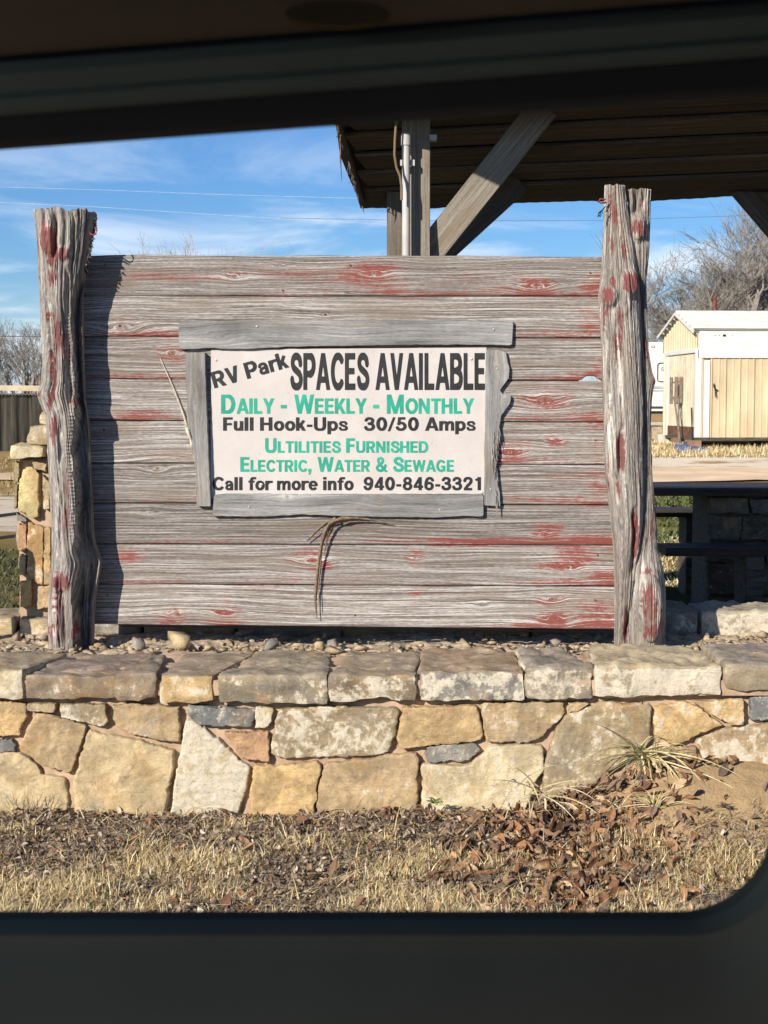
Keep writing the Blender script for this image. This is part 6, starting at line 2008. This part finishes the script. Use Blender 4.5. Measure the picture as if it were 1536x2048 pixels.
# lawn further back: coarse tufts before the shed and green weeds by the pavilion
parts = []
n = 16000
X, Y = rs.uniform(4.0, 10.5, n), rs.uniform(25.9, 29.4, n)
k = (fbm(X * .9, Y * .9, None, 131, 3) > -.5) & ~((X > 5.6) & (Y > 28.3))
X, Y = X[k], Y[k]; n = len(X)
parts.append(blades(n, X, Y, rs.uniform(.04, .13, n), rs.uniform(.012, .03, n), .7, pick(rs, STRAW, n), rs))
n = 9000
X, Y = rs.uniform(-14, -5, n), rs.uniform(24, 40, n)
parts.append(blades(n, X, Y, rs.uniform(.04, .12, n), rs.uniform(.012, .03, n), .7, pick(rs, [(.32, .24, .11), (.40, .31, .15)], n), rs))
n = 14000
X, Y = rs.uniform(1.2, 4.6, n), rs.uniform(10.2, 14.0, n)
k = Y < 11.2
c = pick(rs, STRAW, n); 
parts.append(blades(n, X, Y, rs.uniform(.02, .06, n), rs.uniform(.006, .014, n), .8, c, rs))
V, F, C_ = mesh_join(parts)
o = mk('lawn_grass', V, F, M['litter'], None, False, {'col': C_})
tag(o, 'tan winter grass on the lawn before the shed and beyond the sign', 'grass', kind='stuff')
parts = []
n = 26000
X, Y = rs.uniform(1.6, 6.5, n), rs.uniform(13.0, 18.5, n)
k = fbm(X * 1.1, Y * .8, None, 141, 3) > -.35
X, Y = X[k], Y[k]; n = len(X)
parts.append(blades(n, X, Y, rs.uniform(.03, .10, n), rs.uniform(.02, .045, n), .95, pick(rs, [(.09, .12, .035), (.13, .16, .05), (.07, .09, .03), (.20, .20, .09)], n), rs))
n = 26000
X, Y = rs.uniform(-5.4, -1.6, n), rs.uniform(8.2, 15.5, n)
k = fbm(X * 1.1, Y * .8, None, 151, 3) > -.5
X, Y = X[k], Y[k]; n = len(X)
parts.append(blades(n, X, Y, rs.uniform(.03, .08, n), rs.uniform(.01, .025, n), .95, pick(rs, [(.085, .10, .04), (.11, .12, .055), (.16, .14, .08), (.06, .07, .03)], n), rs))
V, F, C_ = mesh_join(parts)
o = mk('green_weeds', V, F, M['litter'], None, False, {'col': C_})
tag(o, 'low dark green weeds growing on the ground behind the sign', 'weeds', kind='stuff')


def leaves(X, Y, Zoff, L, cols, tilt=.6, Z=None):
    """curled dead leaves: 7 x 3 grids bent across and along"""
    n = len(X)
    nt_, nw = 7, 5
    t = np.linspace(0, 1, nt_)
    prof = np.sin(np.pi * t ** .8) ** .85 * .24
    a = np.linspace(-1, 1, nw)
    Tt, A = np.meshgrid(t, a, indexing='ij')
    fold = rs.uniform(-.2, 1.6, n)
    curl = rs.uniform(-1.2, 2.6, n)
    lx = (Tt - .5)[None] * np.ones((n, 1, 1))
    w_ = rs.uniform(.7, 1.3, n)[:, None, None]
    ly = (A * prof[:, None])[None] * np.cos(fold * .6)[:, None, None] * w_
    lz = (np.abs(A) * prof[:, None])[None] * np.sin(fold * .8)[:, None, None] * w_ + curl[:, None, None] * .35 * ((Tt - .5) ** 2)[None] + .05 * np.sin(Tt * 9 + A * 2)[None] * rs.uniform(0, 1, n)[:, None, None]
    P = np.stack([lx, ly, lz], -1) * L[:, None, None, None]
    out = np.zeros((n, nt_ * nw, 3))
    yaw = rs.uniform(0, 2 * math.pi, n)
    p1 = rs.normal(0, tilt, n); p2 = rs.normal(0, tilt, n)
    P = P.reshape(n, -1, 3)
    c, s = np.cos(p1)[:, None], np.sin(p1)[:, None]
    x, y, z = P[..., 0] * c + P[..., 2] * s, P[..., 1], -P[..., 0] * s + P[..., 2] * c
    c, s = np.cos(p2)[:, None], np.sin(p2)[:, None]
    y, z = y * c - z * s, y * s + z * c
    c, s = np.cos(yaw)[:, None], np.sin(yaw)[:, None]
    x, y = x * c - y * s, x * s + y * c
    zb = (terrain(X, Y) if Z is None else Z) + Zoff
    out[..., 0], out[..., 1] = x + X[:, None], y + Y[:, None]
    zmin = z.min(1)
    out[..., 2] = z - zmin[:, None] * .8 + zb[:, None]
    g = grid_faces(nt_, nw)
    F = (np.arange(n)[:, None, None] * nt_ * nw + g[None]).reshape(-1, 4)
    C_ = np.repeat(cols[:, None, :], nt_ * nw, 1).reshape(-1, 3)
    return out.reshape(-1, 3), F, C_


parts = []
X, Y = region(16000)                          # grey curled remains of clover, thickest towards the wall
k = (mound(X, Y) < .35) & (straw_density(X, Y) + rs.uniform(-.5, .5, len(X)) < .25)
X, Y = X[k], Y[k]; n = len(X)
parts.append(leaves(X, Y, rs.uniform(.0, .016, n), rs.uniform(.010, .026, n), pick(rs, [(.22, .17, .125), (.30, .24, .18), (.15, .11, .08), (.40, .33, .25), (.26, .17, .10), (.11, .085, .065)], n, .25), .9))
n = 2600                                      # small litter all over
X, Y = region(n)
k = mound(X, Y) < .5
X, Y = X[k], Y[k]; n = len(X)
parts.append(leaves(X, Y, rs.uniform(.004, .02, n), rs.uniform(.015, .04, n), pick(rs, BROWNL + GREYB, n, .25)))
V, F, C_ = mesh_join(parts)
o = mk('leaf_litter', V, F, M['litter'], None, True, {'col': C_})
tag(o, 'small broken brown leaves strewn through the dead grass', 'leaf litter', kind='stuff')
parts = []
n = 1150                                       # the drift of big leaves at right
px_, py_ = rs.normal(1135, 135, n), rs.normal(1668, 58, n)
px_, py_ = np.concatenate([px_, rs.normal(1150, 60, 160)]), np.concatenate([py_, rs.normal(1775, 28, 160)])
k = (py_ > 1590) & (py_ < 1850)
px_, py_ = px_[k], py_[k]
W_ = np.array([atz(a, b, .06) for a, b in zip(px_, py_)])
X, Y = W_[:, 0], np.minimum(W_[:, 1], 5.9)
n = len(X)
core = .6 * np.exp(-((px_ - 1135) / 95) ** 2 - ((py_ - 1655) / 55) ** 2)
parts.append(leaves(X, Y, rs.uniform(0, 1, n) * (.012 + .07 * core), rs.uniform(.032, .076, n), pick(rs, BROWNL, n, .28), .95))
V, F, C_ = mesh_join(parts)
o = mk('leaf_drift', V, F, M['litter'], None, True, {'col': C_})
tag(o, 'drift of curled brown leaves piled below the dirt mound', 'leaf pile', kind='stuff')
big = [(100, 1608), (165, 1603), (215, 1598), (228, 1592), (120, 1618), (395, 1618), (458, 1616), (525, 1615), (600, 1650), (597, 1675), (490, 1690), (500, 1702), (670, 1730), (690, 1745), (665, 1722), (230, 1715), (40, 1785),
       (262, 1680), (120, 1660), (505, 1800), (455, 1795), (720, 1800), (15, 1735), (780, 1612), (755, 1612), (1160, 1545), (1300, 1660), (1330, 1640), (830, 1760), (880, 1740), (935, 1800), (960, 1795), (1015, 1760), (1330, 1775), (1290, 1800),
       (1355, 1740), (1500, 1570), (1520, 1560), (780, 1740), (345, 1720), (1215, 1785), (1180, 1700), (1105, 1560), (770, 1630)]
for i, (px_, py_) in enumerate(big):
    p = atz(px_, py_, .05)
    p[1] = min(p[1], 5.93)
    v, f, c = leaves(np.array([0.0]), np.array([0.0]), np.array([0.0]), rs.uniform(.045, .075, 1), pick(rs, BROWNL, 1, .2), .5, Z=np.array([0.0]))
    o = mk('fallen_leaf', v, f, M['litter'], None, True, {'col': c}, local=True)
    o.location = (p[0], p[1], float(terrain(p[0], p[1])) + .012)
    tag(o, 'single curled brown leaf lying on the dead grass', 'leaf', 'larger fallen leaves before the wall')


def stalks(name, spec, label, cat, seed, loc):
    """a clump: arching flat stalks given as (base px, tip px) with lift"""
    rn = random.Random(seed)
    V, F, C_ = [], [], []
    for (a, b, Ya, Yb, lift, wd, colr) in spec:
        p, q = at(*a, Ya), at(*b, Yb)
        mid = (p + q) / 2 + np.array([0, -.01, lift])
        bse = len(V)
        for i in range(9):
            t = i / 8
            c = p * (1 - t) ** 2 + mid * 2 * t * (1 - t) + q * t * t
            d = (mid - p) * (1 - t) + (q - mid) * t
            s = np.cross(d, (0, 1, .3)); s /= np.linalg.norm(s) + 1e-9
            ww = wd * (1 - .8 * t ** 1.5) / 2
            V += [c - s * ww, c + np.array([0, -.0015, .0]), c + s * ww]
            C_ += [np.array(colr) * rn.uniform(.9, 1.1)] * 3
        for i in range(8):
            for k in (0, 1):
                F.append((bse + i * 3 + k, bse + i * 3 + k + 1, bse + i * 3 + 4 + k, bse + i * 3 + 3 + k))
    o = mk(name, V, F, M['litter'], None, True, {'col': np.array(C_)})
    return tag(o, label, cat)


rn = random.Random(21)
ST = [(.62, .52, .30), (.55, .45, .25), (.66, .58, .38), (.45, .36, .2)]
GRN = [(.15, .2, .06), (.22, .26, .09), (.3, .3, .13)]
spec = []
for (tx_, ty_) in ((1530, 1620), (1500, 1560), (1445, 1555), (1400, 1560), (1380, 1600), (1415, 1620), (1340, 1640), (1450, 1645), (1240, 1520), (1200, 1530), (1230, 1560), (1195, 1448), (1165, 1512), (1350, 1580), (1290, 1590), (1260, 1600),
                   (1130, 1560), (1150, 1535), (1180, 1590), (1320, 1560), (1370, 1530), (1470, 1580), (1310, 1620), (1400, 1640)):
    spec.append(((1290 + rn.uniform(-18, 22), 1508 + rn.uniform(-8, 12)), (tx_ + rn.uniform(-8, 8), ty_), 5.93, rn.uniform(5.68, 5.86), rn.uniform(.03, .10), rn.uniform(.006, .011), rn.choice(ST)))
for k in range(64):
    a = rn.uniform(0, 6.28)
    spec.append(((1290 + rn.uniform(-22, 22), 1512 + rn.uniform(-8, 10)), (1290 + 75 * math.cos(a) * rn.uniform(.5, 1.3), 1515 + 45 * math.sin(a)), 5.92, rn.uniform(5.78, 5.92), rn.uniform(.01, .06), rn.uniform(.004, .008), rn.choice(ST + GRN)))
stalks('grass_clump', spec, 'tuft of long arching straw stalks on top of the dirt mound', 'grass tuft', 3, None)
spec = []
for (tx_, ty_) in ((1150, 1640), (1060, 1635), (1080, 1610), (1035, 1590), (1030, 1535), (1110, 1530), (1010, 1580), (1190, 1600), (1050, 1570), (980, 1560), (1140, 1610), (1170, 1560), (1210, 1640), (1090, 1650)):
    spec.append(((1045 + rn.uniform(-15, 60), 1580 + rn.uniform(-15, 15)), (tx_, ty_), 5.80, rn.uniform(5.62, 5.84), rn.uniform(.02, .07), rn.uniform(.006, .010), rn.choice(ST)))
for k in range(34):
    x = rn.uniform(1000, 1260); y = rn.uniform(1570, 1640)
    a = rn.uniform(0, 6.28)
    spec.append(((x, y), (x + 50 * math.cos(a), y + 26 * math.sin(a) - 10), 5.72, 5.72 + rn.uniform(-.06, .06), rn.uniform(.0, .05), rn.uniform(.002, .005), rn.choice(ST)))
stalks('grass_clump', spec, 'sprawling dry stalks on the left flank of the mound above the leaf drift', 'grass tuft', 4, None)
spec = []
for k in range(30):
    a = rn.uniform(0, 6.28)
    spec.append(((1312 + rn.uniform(-8, 8), 1618 + rn.uniform(-6, 6)), (1312 + 70 * math.cos(a) * rn.uniform(.4, 1.2), 1612 + 34 * math.sin(a)), 5.62, 5.62 + rn.uniform(-.08, .08), rn.uniform(.01, .05), rn.uniform(.003, .006), rn.choice(ST + GRN)))
stalks('grass_clump', spec, 'small green and straw tuft low on the front of the mound', 'grass tuft', 5, None)
spec = []
for k in range(16):
    a = rn.uniform(0, 6.28)
    spec.append(((870 + rn.uniform(-6, 6), 1606), (870 + 18 * math.cos(a), 1602 + 9 * math.sin(a)), 5.90, 5.88, .012, .008, rn.choice([(.10, .15, .05), (.14, .18, .07)])))
stalks('weed', spec, 'little green weed at the foot of the wall', 'weed', 6, None)
spec = []
for (x, y) in ((1408, 1620), (1470, 1650), (1490, 1640), (1395, 1645), (1500, 1670), (1450, 1612), (1430, 1690), (1480, 1700), (1510, 1690)):
    for k in range(12):
        a = rn.uniform(0, 6.28)
        spec.append(((x + rn.uniform(-5, 5), y), (x + 20 * math.cos(a), y + 9 * math.sin(a)), 5.55, 5.55 + rn.uniform(-.03, .03), .006, .007, rn.choice([(.12, .09, .06), (.16, .12, .08)])))
stalks('weed', spec, 'dark withered weed rosettes on the bare soil at right', 'weed', 7, None)
spec = []
for k in range(22):
    x = rn.uniform(5, 60)
    spec.append(((x, 1612), (x + rn.uniform(-25, 25), rn.uniform(1570, 1605)), 5.9, 5.88, .01, .003, rn.choice(ST + [(.2, .2, .08)])))
stalks('grass_clump', spec, 'wispy grass at the foot of the wall at far left', 'grass tuft', 8, None)

# ------------------------------------------------------------------ the vehicle the view is taken from
car = thing('car', 'dark vehicle interior framing the open side window', 'car', (0, .3, 0))


def trim_mat(name, c, rough=.6, bump=.15, scale=260, spec=.3):
    m, t, b = new_mat(name)
    n = noise(t, objc(t), scale, 3, .6)
    n2 = noise(t, objc(t), 7, 3, .5)
    setb(t, b, ramp(t, n2, [(.3, tuple(q * .9 for q in c)), (.7, tuple(q * 1.1 for q in c))]), rough, n, bump, .001, spec)
    return m


T_DOOR = trim_mat('door_trim_plastic', (.29, .215, .135), .85, spec=.05)
T_SILL = trim_mat('sill_trim', (.20, .165, .09), .8, spec=.1)
T_SEAL = trim_mat('window_seal_rubber', (.17, .135, .085), .95, spec=.02)
T_SEAL2 = trim_mat('header_seal_rubber', (.085, .092, .11), .9, spec=.05)
T_BAND = trim_mat('roof_rail_trim', (.24, .31, .32), .8, spec=.1)
T_HEAD = trim_mat('headliner_cloth', (.26, .225, .185), .95, .3, 500, .1)
T_OUT = trim_mat('dark_paint', (.03, .035, .045), .3, 0, 40, .5)


def sweep(name, path, prof, m, root, closed_prof=False, smooth=True):
    """prof: (outward, Y) pairs; path: (x, z, outward_x, outward_z)"""
    n, k = len(path), len(prof)
    V = [(x + ox * o, y, z + oz * o) for (x, z, ox, oz) in path for (o, y) in prof]
    F = []
    for i in range(n - 1):
        for j in range(k if closed_prof else k - 1):
            j2 = (j + 1) % k
            F.append((i * k + j, i * k + k + j, i * k + k + j2, i * k + j2))
    return mk(name, V, F, m, root, smooth, sharp=35)


ZS = at(700, 1822, 1.0)[2]
XR = at(1546, 1600, 1.0)[0]
rc = .062
path = [(-1.05, ZS, 0, -1), (-.6, ZS, 0, -1), (-.2, ZS, 0, -1), (.0, ZS, 0, -1), (XR - rc - .02, ZS, 0, -1)]
for q in np.linspace(0, 90, 16):
    a = R(-90 + q)
    path.append((XR - rc + rc * math.cos(a), ZS + rc + rc * math.sin(a), math.cos(a), math.sin(a)))
for z in (ZS + .12, ZS + .3, ZS + .72): path.append((XR + (z - ZS) * .02, z, 1, 0))
zoff = lambda py, Y: ZS - at(700, py, Y)[2]
sweep('window_seal', path, [(.045, 1.07), (.026, 1.06), (.009, 1.02), (.0, 1.0), (.004, .99)], T_SEAL, car)
sweep('window_surround', path, [(.004, .99), (zoff(1838, .975), .975), (zoff(1858, .962), .962), (zoff(1866, .958), .958), (zoff(1868, .955) + .001, .955)], T_SILL, car)
zt0 = zoff(1868, .955) + .001
sweep('door_panel', path[:-1], [(zt0, .955), (zt0 + .004, .953), (zt0 + .012, .945), (zt0 + .03, .925), (zt0 + .06, .905), (zt0 + .13, .89), (zt0 + .22, .885), (zt0 + .30, .87)], T_DOOR, car)
# lower door with arm rest
xs_ = (-1.05, XR + .45)
prof = [(.872, ZS - zt0 - .295), (.86, .98), (.78, .955), (.77, .93), (.78, .90), (.85, .87), (.87, .6), (.88, .38)]
V = [(x, y, z) for x in xs_ for y, z in prof]
mk('lower_door', V, [(j, j + 1, j + 9, j + 8) for j in range(7)], T_DOOR, car, True, sharp=40)

# header above the window: follows its slope in the picture
hp = lambda px, py, Y: at(px, py, Y)
XL, XRR = -700, 2400


def header(name, rows, m):
    """rows: (Y, py at x=0, py at x=1536)"""
    V, F = [], []
    xs2 = np.linspace(XL, XRR, 24)
    for px_ in xs2:
        for (Y, pl, pr) in rows:
            V.append(at(px_, pl + (pr - pl) * px_ / 1536, Y))
    k = len(rows)
    for i in range(23):
        for j in range(k - 1):
            F.append((i * k + j, i * k + j + 1, i * k + k + j + 1, i * k + k + j))
    return mk(name, V, F, m, car, True, sharp=50)


header('window_header', [(1.07, 290, 182), (1.02, 297, 187), (1.0, 300, 190), (.985, 297, 187), (.972, 282, 170), (.966, 232, 112)], T_SEAL2)
header('roof_rail', [(.967, 233, 113), (.958, 229, 109), (.948, 216, 96), (.944, 200, 82), (.946, 190, 72), (.942, 178, 58), (.936, 150, 30), (.938, 126, 8), (.948, 119, 0), (.955, 116, -4)], T_BAND)
header('headliner', [(.952, 117, -3), (.938, 112, -10), (.925, 95, -30), (.91, 40, -90), (.90, -30, -170), (.84, -220, -380), (.70, -520, -700)], T_HEAD)
# grab-handle cap on the headliner
c = at(675, 36, .908)
mbk = MB()
vs = []
for a_ in np.linspace(0, 2 * math.pi, 20, endpoint=False):
    vs.append(c + np.array([.030 * math.cos(a_), -.0, .007 * math.sin(a_)]))
vs2 = [v + np.array([0, -.012, 0]) for v in vs]
mbk.add(vs + vs2, [(k, (k + 1) % 20, 20 + (k + 1) % 20, 20 + k) for k in range(20)] + [tuple(range(20, 40))])
mbk.build('handle_cap', T_SEAL, car, True)
# cab shell: roof, far side, rear wall, floor, seat, dash
zr = 2.02
MB().box((-1.22, -.62, zr - .035), (1.05, 1.02, zr), .012).build('roof', T_OUT, car)  # front edge lengthened, out of view, to keep sun off the door panel
MB().box((-1.9, 1.075, .35), (1.10, 1.11, ZS - .08)).build('door_skin', T_OUT, car)
MB().box((-1.2, -.66, .35), (1.10, -.60, 1.30)).box((.35, -.66, 1.30), (1.10, -.60, zr - .04)).box((-1.2, -.66, 1.86), (.35, -.60, zr - .04)).build('far_door', T_OUT, car)
MB().box((1.06, -.60, .35), (1.10, 1.075, zr - .04)).build('rear_wall', T_HEAD, car)
MB().box((XR + .03, .99, ZS), (1.06, 1.07, zr - .04)).box((XR + .22, .895, .38), (1.058, .985, zr - .04), .01).build('door_pillar', T_DOOR, car)
MB().box((-1.2, -.60, .33), (1.06, 1.07, .37)).build('floor', T_OUT, car)
MB().box((-1.25, -.60, .40), (-.95, .86, 1.22), .03).build('dashboard', T_DOOR, car)
MB().box((.05, .22, .40), (.60, .74, .80), .04).box((.55, .22, .75), (.72, .74, 1.30), .04).build('seat', T_HEAD, car)
MB().box((-2.3, -.62, .55), (-1.25, 1.05, 1.08), .06).build('bonnet', T_OUT, car)
mbk = MB()
for y in (-.61, 1.03):
    mbk.bar((-1.45, y, 1.1), (-1.18, y, zr - .05), .06, .05, (0, 1, 0))
mbk.build('windscreen_pillar', T_OUT, car)
wm_ = M['black']
for x in (-1.8,):
    for y in (-.62, .93):
        MB().tube([(x, y, .36), (x, y + .2, .36)], .36, 28).build('wheel', wm_, car, True)
